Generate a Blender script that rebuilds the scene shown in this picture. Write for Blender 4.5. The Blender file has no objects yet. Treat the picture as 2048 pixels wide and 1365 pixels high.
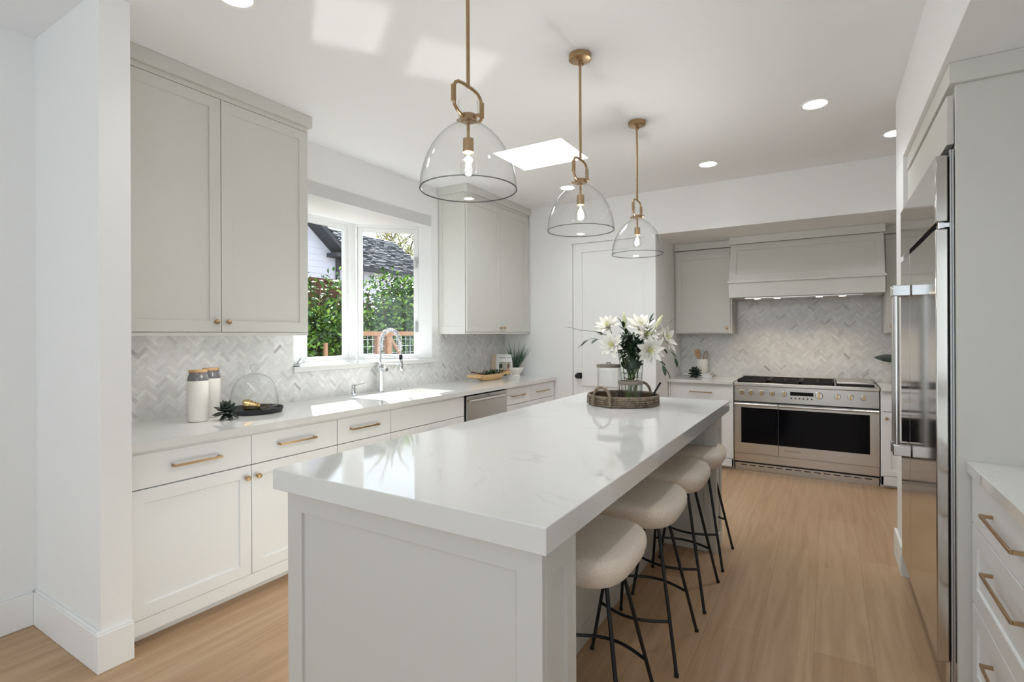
import bpy, math, random
from mathutils import Vector, Matrix
R = math.radians
random.seed(7)
SC = bpy.context.scene
COL = SC.collection

def srgb(r, g, b):
    f = lambda c: (c/255/12.92) if c/255 <= 0.04045 else ((c/255+0.055)/1.055)**2.4
    return (f(r), f(g), f(b), 1.0)

# ------------------------------------------------------------------ camera
cam_d = bpy.data.cameras.new('camera')
cam_d.sensor_width = 36.0
cam_d.lens = 1032.818/2048*36.0
cam_d.shift_y = -(682.5-668.79)/2048
cam_d.clip_start = 0.02
cam = bpy.data.objects.new('camera', cam_d)
COL.objects.link(cam)
cam.matrix_world = (Matrix.Translation((3.134, 0.0, 1.39)) @ Matrix.Rotation(R(31.388), 4, 'Z')
                    @ Matrix.Rotation(R(90), 4, 'X') @ Matrix.Rotation(R(-0.237), 4, 'Z'))
SC.camera = cam

# ------------------------------------------------------------------ view, world, sun, big lights
SC.view_settings.view_transform = 'Standard'
SC.view_settings.look = 'None'
SC.view_settings.gamma = 1.0
SC.view_settings.use_curve_mapping = False
SC.view_settings.exposure = 0.15
SC.cycles.transparent_max_bounces = 24
SC.cycles.max_bounces = 12
SC.cycles.diffuse_bounces = 6
SC.cycles.sample_clamp_indirect = 6.0
SC.cycles.caustics_reflective = False
SC.cycles.caustics_refractive = False

world = bpy.data.worlds.new('sky'); SC.world = world
world.use_nodes = True
wn = world.node_tree; wn.nodes.clear()
wo = wn.nodes.new('ShaderNodeOutputWorld'); wb = wn.nodes.new('ShaderNodeBackground')
wb.inputs['Color'].default_value = (0.80, 0.89, 1.0, 1); wb.inputs['Strength'].default_value = 2.1
wn.links.new(wb.outputs[0], wo.inputs[0])

def light(name, kind, loc, energy, color=(1, 1, 1), direction=None, **kw):
    d = bpy.data.lights.new(name, kind); d.energy = energy; d.color = color
    for k, v in kw.items(): setattr(d, k, v)
    o = bpy.data.objects.new(name, d); COL.objects.link(o); o.location = loc
    if direction is not None:
        o.rotation_euler = Vector(direction).to_track_quat('-Z', 'Y').to_euler()
    return o

light('sun', 'SUN', (-6, 8, 8), 27.0, (1.0, 0.995, 0.985), direction=(0.812, -0.583, -0.725), angle=R(0.53))
# added fill at the unseen rear doors and side window; daylight through the skylight
light('fill_rear_doors', 'AREA', (1.3, -2.85, 1.45), 7, (0.90, 0.96, 1.0), direction=(0, 1, 0.0), shape='RECTANGLE', size=2.2, size_y=2.2)
light('fill_side_window', 'AREA', (4.22, -1.6, 1.6), 7, (0.90, 0.96, 1.0), direction=(-1, 0.15, 0.0), shape='RECTANGLE', size=2.2, size_y=1.4)
# added narrow lamps imitating sunlight bounced off the bay sill onto the ceiling
light('sill_bounce_standin', 'AREA', (-0.38, 2.82, 1.376), 0.075, (1.0, 0.98, 0.95), direction=(0.812, -0.583, 0.725), shape='RECTANGLE', size=0.325, size_y=0.25, spread=R(2.0))
light('sill_bounce_standin', 'AREA', (-0.196, 3.355, 1.377), 0.065, (1.0, 0.98, 0.95), direction=(0.812, -0.583, 0.725), shape='RECTANGLE', size=0.42, size_y=0.22, spread=R(2.0))
light('daylight_skylight', 'AREA', (1.17, 3.68, 3.2), 11, (0.92, 0.97, 1.0), direction=(0, 0, -1), shape='RECTANGLE', size=0.56, size_y=0.46)

# ------------------------------------------------------------------ materials
MATS = {}
def newmat(name):
    m = bpy.data.materials.new(name); m.use_nodes = True
    nt = m.node_tree; b = nt.nodes['Principled BSDF']
    MATS[name] = m
    return m, nt, b
def pbr(name, col, rough=0.5, metal=0.0, bump=0.0, bscale=200.0, spec=0.5, coat=0.0, var=0.0, sheen=0.0):
    m, nt, b = newmat(name)
    b.inputs['Base Color'].default_value = col
    b.inputs['Roughness'].default_value = rough
    b.inputs['Metallic'].default_value = metal
    b.inputs['Specular IOR Level'].default_value = spec
    b.inputs['Coat Weight'].default_value = coat
    b.inputs['Sheen Weight'].default_value = sheen
    if bump or var:
        tc = nt.nodes.new('ShaderNodeTexCoord'); n = nt.nodes.new('ShaderNodeTexNoise')
        n.inputs['Scale'].default_value = bscale; n.inputs['Detail'].default_value = 4
        nt.links.new(tc.outputs['Object'], n.inputs['Vector'])
        if bump:
            bp = nt.nodes.new('ShaderNodeBump'); bp.inputs['Strength'].default_value = bump; bp.inputs['Distance'].default_value = 0.004
            nt.links.new(n.outputs['Fac'], bp.inputs['Height']); nt.links.new(bp.outputs[0], b.inputs['Normal'])
        if var:
            mx = nt.nodes.new('ShaderNodeMix'); mx.data_type = 'RGBA'
            mx.inputs['A'].default_value = tuple(c*(1-var) for c in col[:3])+(1,)
            mx.inputs['B'].default_value = tuple(min(1, c*(1+var)) for c in col[:3])+(1,)
            nt.links.new(n.outputs['Fac'], mx.inputs['Factor']); nt.links.new(mx.outputs['Result'], b.inputs['Base Color'])
    return m
def emit(name, col, s):
    m, nt, b = newmat(name)
    b.inputs['Base Color'].default_value = col
    b.inputs['Emission Color'].default_value = col; b.inputs['Emission Strength'].default_value = s
    return m
def thin_glass(name, tint=(1, 1, 1, 1), edge=(0.55, 0.58, 0.58, 1), refl=0.9, blend=0.25, power=2.2):
    """thin clear glass: transparent, darker and mirror-like at grazing angles"""
    m, nt, b = newmat(name); nt.nodes.remove(b)
    out = nt.nodes['Material Output']
    lw = nt.nodes.new('ShaderNodeLayerWeight'); lw.inputs['Blend'].default_value = blend
    fr = nt.nodes.new('ShaderNodeFresnel'); fr.inputs['IOR'].default_value = 1.45
    ge = nt.nodes.new('ShaderNodeNewGeometry'); io = nt.nodes.new('ShaderNodeMapRange')   # same reflectance from both sides
    io.inputs['To Min'].default_value = 1.45; io.inputs['To Max'].default_value = 1/1.45
    nt.links.new(ge.outputs['Backfacing'], io.inputs['Value']); nt.links.new(io.outputs[0], fr.inputs['IOR'])
    mc = nt.nodes.new('ShaderNodeMix'); mc.data_type = 'RGBA'
    mc.inputs['A'].default_value = tint; mc.inputs['B'].default_value = edge
    pw = nt.nodes.new('ShaderNodeMath'); pw.operation = 'POWER'; pw.inputs[1].default_value = power
    nt.links.new(lw.outputs['Facing'], pw.inputs[0]); nt.links.new(pw.outputs[0], mc.inputs['Factor'])
    tr = nt.nodes.new('ShaderNodeBsdfTransparent'); gl = nt.nodes.new('ShaderNodeBsdfGlossy')
    gl.inputs['Roughness'].default_value = 0.02; gl.inputs['Color'].default_value = (refl, refl, refl, 1)
    nt.links.new(mc.outputs['Result'], tr.inputs['Color'])
    mu = nt.nodes.new('ShaderNodeMath'); mu.operation = 'MULTIPLY'; mu.inputs[1].default_value = 0.75
    nt.links.new(fr.outputs[0], mu.inputs[0])
    mx = nt.nodes.new('ShaderNodeMixShader')
    nt.links.new(mu.outputs[0], mx.inputs['Fac']); nt.links.new(tr.outputs[0], mx.inputs[1]); nt.links.new(gl.outputs[0], mx.inputs[2])
    nt.links.new(mx.outputs[0], out.inputs['Surface'])
    return m

pbr('wall_paint', srgb(239, 239, 238), 0.7, bump=0.04, bscale=300)
pbr('ceiling_paint', srgb(243, 244, 245), 0.8)
pbr('trim_paint', srgb(240, 240, 239), 0.4)
pbr('window_vinyl', srgb(224, 225, 226), 0.4)
pbr('greige', srgb(209, 208, 202), 0.42, bump=0.02, bscale=400)
pbr('white_lacquer', srgb(234, 235, 235), 0.38, bump=0.02, bscale=400)
pbr('brass', (0.47, 0.32, 0.18, 1), 0.3, 1.0, var=0.12, bscale=90)
pbr('brass_brushed', (0.44, 0.30, 0.17, 1), 0.33, 1.0, var=0.15, bscale=60)
pbr('gold', (0.58, 0.40, 0.17, 1), 0.24, 1.0)
pbr('chrome', (0.72, 0.73, 0.75, 1), 0.08, 1.0)
pbr('steel_handle', (0.62, 0.61, 0.6, 1), 0.2, 1.0)
pbr('black_metal', srgb(28, 29, 33), 0.4, 0.3)
pbr('black_iron', srgb(22, 21, 20), 0.55, 0.2)
pbr('black_glass', (0.003, 0.003, 0.005, 1), 0.06, spec=0.16)
pbr('ceramic_white', srgb(240, 237, 230), 0.35)
pbr('ceramic_grey', srgb(108, 108, 110), 0.12, coat=0.5)
pbr('black_stone', srgb(33, 35, 40), 0.5)
pbr('wood_light', srgb(186, 149, 106), 0.5, var=0.18, bscale=40)
pbr('wood_pale', srgb(214, 178, 128), 0.55, var=0.12, bscale=30)
pbr('wood_grey', srgb(128, 118, 108), 0.6, var=0.2, bscale=50)
pbr('wood_dark', srgb(96, 66, 44), 0.5, var=0.2, bscale=50)
pbr('sink_white', srgb(242, 241, 238), 0.15)
pbr('petal', srgb(246, 244, 236), 0.5, var=0.03, bscale=60)
pbr('petal_heart', srgb(214, 214, 120), 0.5)
pbr('bud', srgb(226, 228, 186), 0.5, var=0.08, bscale=60)
pbr('leaf_dark', srgb(34, 58, 34), 0.42, var=0.35, bscale=30)
pbr('leaf_black', srgb(30, 42, 36), 0.4, var=0.3, bscale=40)
pbr('leaf_mid', srgb(62, 92, 40), 0.45, var=0.3, bscale=30)
pbr('aloe_leaf', srgb(58, 84, 62), 0.4, var=0.25, bscale=30)
pbr('stem_green', srgb(104, 128, 66), 0.5)
pbr('twig', srgb(104, 82, 62), 0.7)
pbr('paper_white', srgb(240, 240, 240), 0.55)
pbr('paper_beige', srgb(206, 190, 170), 0.6)
pbr('ink', srgb(70, 74, 110), 0.6)
pbr('ink_black', srgb(30, 30, 30), 0.6)
pbr('photo_grey', srgb(176, 172, 160), 0.6, var=0.3, bscale=60)
pbr('photo_brown', srgb(120, 92, 76), 0.6)
pbr('photo_skin', srgb(205, 160, 135), 0.6)
pbr('rubber', srgb(20, 20, 20), 0.8)
pbr('siding', srgb(214, 217, 228), 0.7)
pbr('house_trim', srgb(52, 54, 60), 0.6)
pbr('fence_wood', srgb(92, 56, 42), 0.8, var=0.35, bscale=8)
pbr('cedar', srgb(138, 104, 78), 0.7, var=0.2, bscale=12)
pbr('wire', srgb(210, 214, 222), 0.4, 0.8)
pbr('soil', srgb(104, 88, 70), 0.9, var=0.3, bscale=4)
pbr('bark', srgb(96, 78, 62), 0.9, var=0.3, bscale=12)
pbr('tree_leaf', srgb(150, 156, 88), 0.6, var=0.3, bscale=3)
pbr('dark_window', srgb(40, 48, 62), 0.1)
pbr('aluminium', (0.5, 0.5, 0.5, 1), 0.4, 1.0)
pbr('label_dark', srgb(60, 58, 56), 0.4)
emit('lamp_lens', (1.0, 0.96, 0.9, 1), 6.0)
emit('filament', (1.0, 0.9, 0.75, 1), 30.0)
emit('hood_lamp_lens', (1.0, 0.84, 0.62, 1), 6.0)
thin_glass('pane_glass', (0.97, 0.985, 0.98, 1), (0.7, 0.75, 0.73, 1), 0.8)
thin_glass('lamp_glass', (0.985, 0.988, 0.988, 1), (0.34, 0.36, 0.36, 1), 1.0, 0.5, 5.0)
thin_glass('glass_rim', (0.62, 0.64, 0.64, 1), (0.12, 0.13, 0.13, 1), 1.0, 0.5, 1.2)
thin_glass('bulb_glass', (0.98, 0.98, 0.97, 1), (0.6, 0.6, 0.58, 1), 0.95)
thin_glass('vase_glass', (0.965, 0.972, 0.97, 1), (0.30, 0.33, 0.32, 1), 0.95, 0.5, 3.0)
thin_glass('water', (0.97, 0.985, 0.98, 1), (0.8, 0.83, 0.82, 1), 0.5)

def brushed(name, col, rough, axis, strength=0.12):
    m, nt, b = newmat(name)
    b.inputs['Base Color'].default_value = col; b.inputs['Metallic'].default_value = 1.0; b.inputs['Roughness'].default_value = rough
    tc = nt.nodes.new('ShaderNodeTexCoord'); mp = nt.nodes.new('ShaderNodeMapping')
    sc = [260.0, 260.0, 260.0]; sc[axis] = 2.0
    mp.inputs['Scale'].default_value = sc
    n = nt.nodes.new('ShaderNodeTexNoise'); n.inputs['Scale'].default_value = 1.0; n.inputs['Detail'].default_value = 3
    nt.links.new(tc.outputs['Object'], mp.inputs[0]); nt.links.new(mp.outputs[0], n.inputs['Vector'])
    mr = nt.nodes.new('ShaderNodeMapRange'); mr.inputs['To Min'].default_value = rough*0.75; mr.inputs['To Max'].default_value = rough*1.3
    nt.links.new(n.outputs['Fac'], mr.inputs['Value']); nt.links.new(mr.outputs[0], b.inputs['Roughness'])
    bp = nt.nodes.new('ShaderNodeBump'); bp.inputs['Strength'].default_value = strength; bp.inputs['Distance'].default_value = 0.0006
    nt.links.new(n.outputs['Fac'], bp.inputs['Height']); nt.links.new(bp.outputs[0], b.inputs['Normal'])
brushed('steel', (0.60, 0.57, 0.53, 1), 0.3, 0)
brushed('steel_fridge', (0.60, 0.585, 0.56, 1), 0.11, 2, 0.02)
brushed('steel_side', (0.56, 0.55, 0.53, 1), 0.32, 2)

def quartz():
    m, nt, b = newmat('quartz')
    b.inputs['Roughness'].default_value = 0.045; b.inputs['Specular IOR Level'].default_value = 0.75
    tc = nt.nodes.new('ShaderNodeTexCoord')
    n1 = nt.nodes.new('ShaderNodeTexNoise'); n1.inputs['Scale'].default_value = 1.7; n1.inputs['Detail'].default_value = 8; n1.inputs['Distortion'].default_value = 1.2
    nt.links.new(tc.outputs['Object'], n1.inputs['Vector'])
    r1 = nt.nodes.new('ShaderNodeValToRGB'); e = r1.color_ramp.elements
    e[0].position = 0.485; e[0].color = (0, 0, 0, 1); e[1].position = 0.5; e[1].color = (1, 1, 1, 1)
    x = r1.color_ramp.elements.new(0.515); x.color = (0, 0, 0, 1)
    nt.links.new(n1.outputs['Fac'], r1.inputs[0])
    n2 = nt.nodes.new('ShaderNodeTexNoise'); n2.inputs['Scale'].default_value = 3.0
    nt.links.new(tc.outputs['Object'], n2.inputs['Vector'])
    mu = nt.nodes.new('ShaderNodeMath'); mu.operation = 'MULTIPLY'
    r2 = nt.nodes.new('ShaderNodeMapRange'); r2.inputs['From Min'].default_value = 0.5; r2.inputs['From Max'].default_value = 0.75; r2.inputs['To Max'].default_value = 0.55
    nt.links.new(n2.outputs['Fac'], r2.inputs['Value']); nt.links.new(r1.outputs[0], mu.inputs[0]); nt.links.new(r2.outputs[0], mu.inputs[1])
    mx = nt.nodes.new('ShaderNodeMix'); mx.data_type = 'RGBA'
    mx.inputs['A'].default_value = srgb(224, 224, 221); mx.inputs['B'].default_value = srgb(186, 185, 182)
    nt.links.new(mu.outputs[0], mx.inputs['Factor']); nt.links.new(mx.outputs['Result'], b.inputs['Base Color'])
quartz()

def oak():
    m, nt, b = newmat('oak_floor')
    b.inputs['Roughness'].default_value = 0.42
    tc = nt.nodes.new('ShaderNodeTexCoord'); mp = nt.nodes.new('ShaderNodeMapping'); mp.inputs['Rotation'].default_value = (0, 0, R(90))
    nt.links.new(tc.outputs['Object'], mp.inputs[0])
    br = nt.nodes.new('ShaderNodeTexBrick'); br.offset = 0.37; br.inputs['Scale'].default_value = 1.0
    br.inputs['Brick Width'].default_value = 1.9; br.inputs['Row Height'].default_value = 0.22
    br.inputs['Mortar Size'].default_value = 0.0012; br.inputs['Mortar Smooth'].default_value = 0.1
    br.inputs['Color1'].default_value = srgb(192, 162, 129); br.inputs['Color2'].default_value = srgb(179, 147, 114); br.inputs['Mortar'].default_value = srgb(158, 130, 102)
    nt.links.new(mp.outputs[0], br.inputs['Vector'])
    mg = nt.nodes.new('ShaderNodeMapping'); mg.inputs['Scale'].default_value = (26, 1.6, 1)
    nt.links.new(tc.outputs['Object'], mg.inputs[0])
    ng = nt.nodes.new('ShaderNodeTexNoise'); ng.inputs['Scale'].default_value = 1.0; ng.inputs['Detail'].default_value = 6; ng.inputs['Distortion'].default_value = 0.6
    nt.links.new(mg.outputs[0], ng.inputs['Vector'])
    mx = nt.nodes.new('ShaderNodeMix'); mx.data_type = 'RGBA'; mx.blend_type = 'MULTIPLY'
    mr = nt.nodes.new('ShaderNodeMapRange'); mr.inputs['From Min'].default_value = 0.35; mr.inputs['From Max'].default_value = 0.7
    nt.links.new(ng.outputs['Fac'], mr.inputs['Value']); nt.links.new(mr.outputs[0], mx.inputs['Factor'])
    nt.links.new(br.outputs['Color'], mx.inputs['A']); mx.inputs['B'].default_value = (0.82, 0.77, 0.71, 1)
    # knots
    mk = nt.nodes.new('ShaderNodeMapping'); mk.inputs['Scale'].default_value = (5.2, 1.3, 1)
    nt.links.new(tc.outputs['Object'], mk.inputs[0])
    vo = nt.nodes.new('ShaderNodeTexVoronoi'); vo.inputs['Scale'].default_value = 1.0
    nt.links.new(mk.outputs[0], vo.inputs['Vector'])
    kr = nt.nodes.new('ShaderNodeMapRange'); kr.inputs['From Min'].default_value = 0.0; kr.inputs['From Max'].default_value = 0.10; kr.inputs['To Min'].default_value = 0.55; kr.inputs['To Max'].default_value = 0.0
    nt.links.new(vo.outputs['Distance'], kr.inputs['Value'])
    m2 = nt.nodes.new('ShaderNodeMix'); m2.data_type = 'RGBA'; m2.blend_type = 'MULTIPLY'
    nt.links.new(kr.outputs[0], m2.inputs['Factor']); nt.links.new(mx.outputs['Result'], m2.inputs['A']); m2.inputs['B'].default_value = (0.5, 0.42, 0.36, 1)
    nt.links.new(m2.outputs['Result'], b.inputs['Base Color'])
    bp = nt.nodes.new('ShaderNodeBump'); bp.inputs['Strength'].default_value = 0.08; bp.inputs['Distance'].default_value = 0.002
    nt.links.new(ng.outputs['Fac'], bp.inputs['Height']); nt.links.new(bp.outputs[0], b.inputs['Normal'])
oak()

def boucle():
    m, nt, b = newmat('boucle')
    b.inputs['Roughness'].default_value = 0.95; b.inputs['Sheen Weight'].default_value = 0.25
    tc = nt.nodes.new('ShaderNodeTexCoord'); n = nt.nodes.new('ShaderNodeTexVoronoi'); n.inputs['Scale'].default_value = 230
    nt.links.new(tc.outputs['Object'], n.inputs['Vector'])
    mx = nt.nodes.new('ShaderNodeMix'); mx.data_type = 'RGBA'
    mx.inputs['A'].default_value = srgb(252, 240, 225); mx.inputs['B'].default_value = srgb(234, 216, 197)
    nt.links.new(n.outputs['Distance'], mx.inputs['Factor']); nt.links.new(mx.outputs['Result'], b.inputs['Base Color'])
    bp = nt.nodes.new('ShaderNodeBump'); bp.inputs['Strength'].default_value = 0.7; bp.inputs['Distance'].default_value = 0.004; bp.invert = True
    nt.links.new(n.outputs['Distance'], bp.inputs['Height']); nt.links.new(bp.outputs[0], b.inputs['Normal'])
boucle()

def attr_mat(name, rough, noise=0.0, nscale=40, bump=0.0):
    m, nt, b = newmat(name)
    b.inputs['Roughness'].default_value = rough
    a = nt.nodes.new('ShaderNodeAttribute'); a.attribute_name = 'Col'
    tc = nt.nodes.new('ShaderNodeTexCoord'); n = nt.nodes.new('ShaderNodeTexNoise'); n.inputs['Scale'].default_value = nscale; n.inputs['Detail'].default_value = 5
    nt.links.new(tc.outputs['Object'], n.inputs['Vector'])
    mr = nt.nodes.new('ShaderNodeMapRange'); mr.inputs['To Min'].default_value = 1-noise; mr.inputs['To Max'].default_value = 1+noise
    nt.links.new(n.outputs['Fac'], mr.inputs['Value'])
    mx = nt.nodes.new('ShaderNodeMix'); mx.data_type = 'RGBA'; mx.blend_type = 'MULTIPLY'; mx.inputs['Factor'].default_value = 1.0
    nt.links.new(a.outputs['Color'], mx.inputs['A']); nt.links.new(mr.outputs[0], mx.inputs['B'])
    nt.links.new(mx.outputs['Result'], b.inputs['Base Color'])
    return m
attr_mat('marble_tile', 0.3, 0.12, 28)
attr_mat('foliage', 0.38)
attr_mat('shingle', 0.7, 0.25, 6)

def wicker():
    m, nt, b = newmat('wicker')
    b.inputs['Roughness'].default_value = 0.7
    tc = nt.nodes.new('ShaderNodeTexCoord'); n = nt.nodes.new('ShaderNodeTexNoise'); n.inputs['Scale'].default_value = 45; n.inputs['Detail'].default_value = 4
    nt.links.new(tc.outputs['Object'], n.inputs['Vector'])
    cr = nt.nodes.new('ShaderNodeValToRGB'); cr.color_ramp.elements[0].color = srgb(98, 84, 72); cr.color_ramp.elements[1].color = srgb(150, 134, 116)
    cr.color_ramp.elements[0].position = 0.3; cr.color_ramp.elements[1].position = 0.7
    nt.links.new(n.outputs['Fac'], cr.inputs[0]); nt.links.new(cr.outputs[0], b.inputs['Base Color'])
    bp = nt.nodes.new('ShaderNodeBump'); bp.inputs['Strength'].default_value = 0.5; bp.inputs['Distance'].default_value = 0.003
    nt.links.new(n.outputs['Fac'], bp.inputs['Height']); nt.links.new(bp.outputs[0], b.inputs['Normal'])
wicker()

# ------------------------------------------------------------------ mesh building
def wloc(o):
    v = Vector((0, 0, 0))
    while o is not None:
        v = v + o.location; o = o.parent
    return v

class MB:
    def __init__(s): s.v = []; s.f = []; s.c = None; s.T = None
    def add(s, vs, fs):
        k = len(s.v)
        if s.T is not None: vs = [s.T(Vector(p)) for p in vs]
        s.v += [tuple(p) for p in vs]; s.f += [tuple(i+k for i in f) for f in fs]
        return s
    def box(s, x0, x1, y0, y1, z0, z1):
        x0, x1 = min(x0, x1), max(x0, x1); y0, y1 = min(y0, y1), max(y0, y1); z0, z1 = min(z0, z1), max(z0, z1)
        return s.add([(x0, y0, z0), (x1, y0, z0), (x1, y1, z0), (x0, y1, z0), (x0, y0, z1), (x1, y0, z1), (x1, y1, z1), (x0, y1, z1)],
                     [(0, 3, 2, 1), (4, 5, 6, 7), (0, 1, 5, 4), (1, 2, 6, 5), (2, 3, 7, 6), (3, 0, 4, 7)])
    def hexa(s, p):   # eight points: bottom four, top four
        return s.add(p, [(0, 3, 2, 1), (4, 5, 6, 7), (0, 1, 5, 4), (1, 2, 6, 5), (2, 3, 7, 6), (3, 0, 4, 7)])
    def prism(s, poly, fn, a0, a1):   # poly of (p,q); fn(p,q,a)->xyz
        n = len(poly)
        vs = [fn(p, q, a0) for p, q in poly]+[fn(p, q, a1) for p, q in poly]
        fs = [tuple(range(n-1, -1, -1)), tuple(range(n, 2*n))]+[(i, (i+1) % n, n+(i+1) % n, n+i) for i in range(n)]
        return s.add(vs, fs)
    def lathe(s, prof, c, seg=32, sx=1.0, sy=1.0, cap=True):
        n = len(prof); vs = []; fs = []
        for r, z in prof:
            for k in range(seg):
                a = 2*math.pi*k/seg; vs.append((c[0]+r*sx*math.cos(a), c[1]+r*sy*math.sin(a), c[2]+z))
        for i in range(n-1):
            for k in range(seg):
                k2 = (k+1) % seg; fs.append((i*seg+k, i*seg+k2, (i+1)*seg+k2, (i+1)*seg+k))
        if cap:
            if prof[0][0] > 1e-5: fs.append(tuple(range(seg-1, -1, -1)))
            if prof[-1][0] > 1e-5: fs.append(tuple((n-1)*seg+k for k in range(seg)))
        return s.add(vs, fs)
    def tube(s, pts, r, seg=8, closed=False, cap=True):
        pts = [Vector(p) for p in pts]; n = len(pts)
        rr = r if isinstance(r, (list, tuple)) else [r]*n
        tan = []
        for i in range(n):
            if closed: t = pts[(i+1) % n]-pts[i-1]
            else: t = pts[min(i+1, n-1)]-pts[max(i-1, 0)]
            tan.append(t.normalized())
        u = tan[0].orthogonal().normalized(); vs = []; fs = []
        for i in range(n):
            t = tan[i]; u = (u-t*u.dot(t))
            if u.length < 1e-6: u = t.orthogonal()
            u.normalize(); w = t.cross(u)
            for k in range(seg):
                a = 2*math.pi*k/seg; vs.append(pts[i]+(u*math.cos(a)+w*math.sin(a))*rr[i])
        m = n if closed else n-1
        for i in range(m):
            j = (i+1) % n
            for k in range(seg):
                k2 = (k+1) % seg; fs.append((i*seg+k, i*seg+k2, j*seg+k2, j*seg+k))
        if cap and not closed:
            fs.append(tuple(range(seg-1, -1, -1))); fs.append(tuple((n-1)*seg+k for k in range(seg)))
        return s.add(vs, fs)
    def rod(s, a, b, r, seg=10): return s.tube([a, b], r, seg)
    def cyl(s, a, b, r, seg=24): return s.tube([a, b], r, seg)
    def ball(s, c, r, seg=16, rings=8, sz=1.0):
        prof = [(max(1e-6, r*math.sin(math.pi*i/rings)), -r*sz*math.cos(math.pi*i/rings)) for i in range(rings+1)]
        return s.lathe(prof, c, seg, cap=False)
    def leaf(s, base, d, up, L, W, bend=0.25, n=5, cup=0.15):
        """a lance-shaped leaf or petal: base point, direction, up, length, width"""
        d = Vector(d).normalized(); up = Vector(up); side = d.cross(up)
        if side.length < 1e-4: side = d.orthogonal()
        side.normalize(); up = side.cross(d).normalized()
        base = Vector(base); vs = []; fs = []
        for i in range(n+1):
            t = i/n; w = W*0.5*(math.sin(math.pi*min(1, t*0.93+0.07))**0.8)
            if i == n: w = 0.0005
            p = base+d*(L*t)-up*(bend*L*t*t)
            vs += [p-side*w+up*(cup*w), p, p+side*w+up*(cup*w)]
        for i in range(n):
            a = 3*i; fs += [(a, a+1, a+4, a+3), (a+1, a+2, a+5, a+4)]
        return s.add(vs, fs)
    def build(s, name, mat, parent=None, bevel=0.0, smooth=40, local=False, loc=None, seg=2):
        me = bpy.data.meshes.new(name)
        off = Vector((0, 0, 0))
        if not local:
            off = wloc(parent) if parent is not None else Vector((0, 0, 0))
            if loc is not None: off = off+Vector(loc)
        me.from_pydata([tuple(Vector(p)-off) for p in s.v], [], s.f)
        me.update()
        if smooth:
            me.polygons.foreach_set('use_smooth', [True]*len(me.polygons))
            me.set_sharp_from_angle(angle=R(smooth))
        if s.c is not None:
            ca = me.color_attributes.new('Col', 'FLOAT_COLOR', 'CORNER')
            buf = []
            for p in me.polygons:
                for _ in p.loop_indices: buf += list(s.c[p.index])
            ca.data.foreach_set('color', buf)
        me.materials.append(MATS[mat])
        o = bpy.data.objects.new(name, me); COL.objects.link(o)
        if parent is not None: o.parent = parent
        if loc is not None: o.location = loc
        if bevel:
            b = o.modifiers.new('bevel', 'BEVEL'); b.width = bevel; b.segments = seg; b.limit_method = 'ANGLE'; b.angle_limit = R(35)
        return o

def text_mesh(cu, name, mat, parent):
    """lettering turned into a plain mesh part"""
    tmp = bpy.data.objects.new('tmp', cu); COL.objects.link(tmp)
    me = bpy.data.meshes.new_from_object(tmp.evaluated_get(bpy.context.evaluated_depsgraph_get()))
    bpy.data.objects.remove(tmp); bpy.data.curves.remove(cu)
    me.name = name; me.materials.clear(); me.materials.append(MATS[mat])
    o = bpy.data.objects.new(name, me); COL.objects.link(o); o.parent = parent
    return o
def tag(o, label, cat, group=None, kind=None):
    o['label'] = label; o['category'] = cat
    if group: o['group'] = group
    if kind: o['kind'] = kind
    return o
def thing(name, loc, label, cat, group=None):
    o = bpy.data.objects.new(name, None); COL.objects.link(o); o.location = loc; o.empty_display_size = 0.1
    return tag(o, label, cat, group)
def struct(o):
    o['kind'] = 'structure'; return o
def copy_tree(o, parent=None):
    c = o.copy(); COL.objects.link(c)
    if parent is not None: c.parent = parent
    for ch in list(o.children): copy_tree(ch, c)
    return c
def BX(*a):
    return MB().box(*a)

# ------------------------------------------------------------------ room shell
CZ = 2.83; WX = -0.14; WY = 5.2
struct(BX(-0.5, 4.6, -3.3, 6.5, -0.06, 0.0).build('floor', 'oak_floor', smooth=0))
sx0, sx1, sy0, sy1 = 0.87, 1.47, 3.43, 3.94
c = MB()
c.box(-0.5, sx0, -3.3, 5.4, CZ, CZ+0.06); c.box(sx1, 4.6, -3.3, 5.4, CZ, CZ+0.06)
c.box(sx0, sx1, -3.3, sy0, CZ, CZ+0.06); c.box(sx0, sx1, sy1, 5.4, CZ, CZ+0.06)
struct(c.build('ceiling', 'ceiling_paint', smooth=0))
# skylight shaft and pane
w2 = bpy.data.objects.new('window_2', None); COL.objects.link(w2); w2.location = (1.17, 3.685, CZ); struct(w2)
sh = MB()
sh.box(sx0-0.04, sx0, sy0-0.04, sy1+0.04, CZ+0.06, CZ+0.55); sh.box(sx1, sx1+0.04, sy0-0.04, sy1+0.04, CZ+0.06, CZ+0.55)
sh.box(sx0, sx1, sy0-0.04, sy0, CZ+0.06, CZ+0.55); sh.box(sx0, sx1, sy1, sy1+0.04, CZ+0.06, CZ+0.55)
sh.build('shaft', 'ceiling_paint', w2, smooth=0)
BX(sx0, sx1, sy0, sy1, CZ+0.53, CZ+0.536).build('pane', 'pane_glass', w2, smooth=0)

# left wall with the bay opening
oy0, oy1, oz0, oz1 = 2.345, 3.875, 1.16, 2.438
w = MB()
w.box(WX-0.15, WX, -3.3, oy0, 0, CZ); w.box(WX-0.15, WX, oy1, 5.35, 0, CZ)
w.box(WX-0.15, WX, oy0, oy1, 0, oz0-0.04); w.box(WX-0.15, WX, oy0, oy1, oz1, CZ)
struct(w.build('wall_left', 'wall_paint', smooth=0))
struct(BX(WX, 0.565, 0.935, 1.05, 0, CZ).build('wall_stub', 'wall_paint', bevel=0.002, smooth=0))
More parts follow.
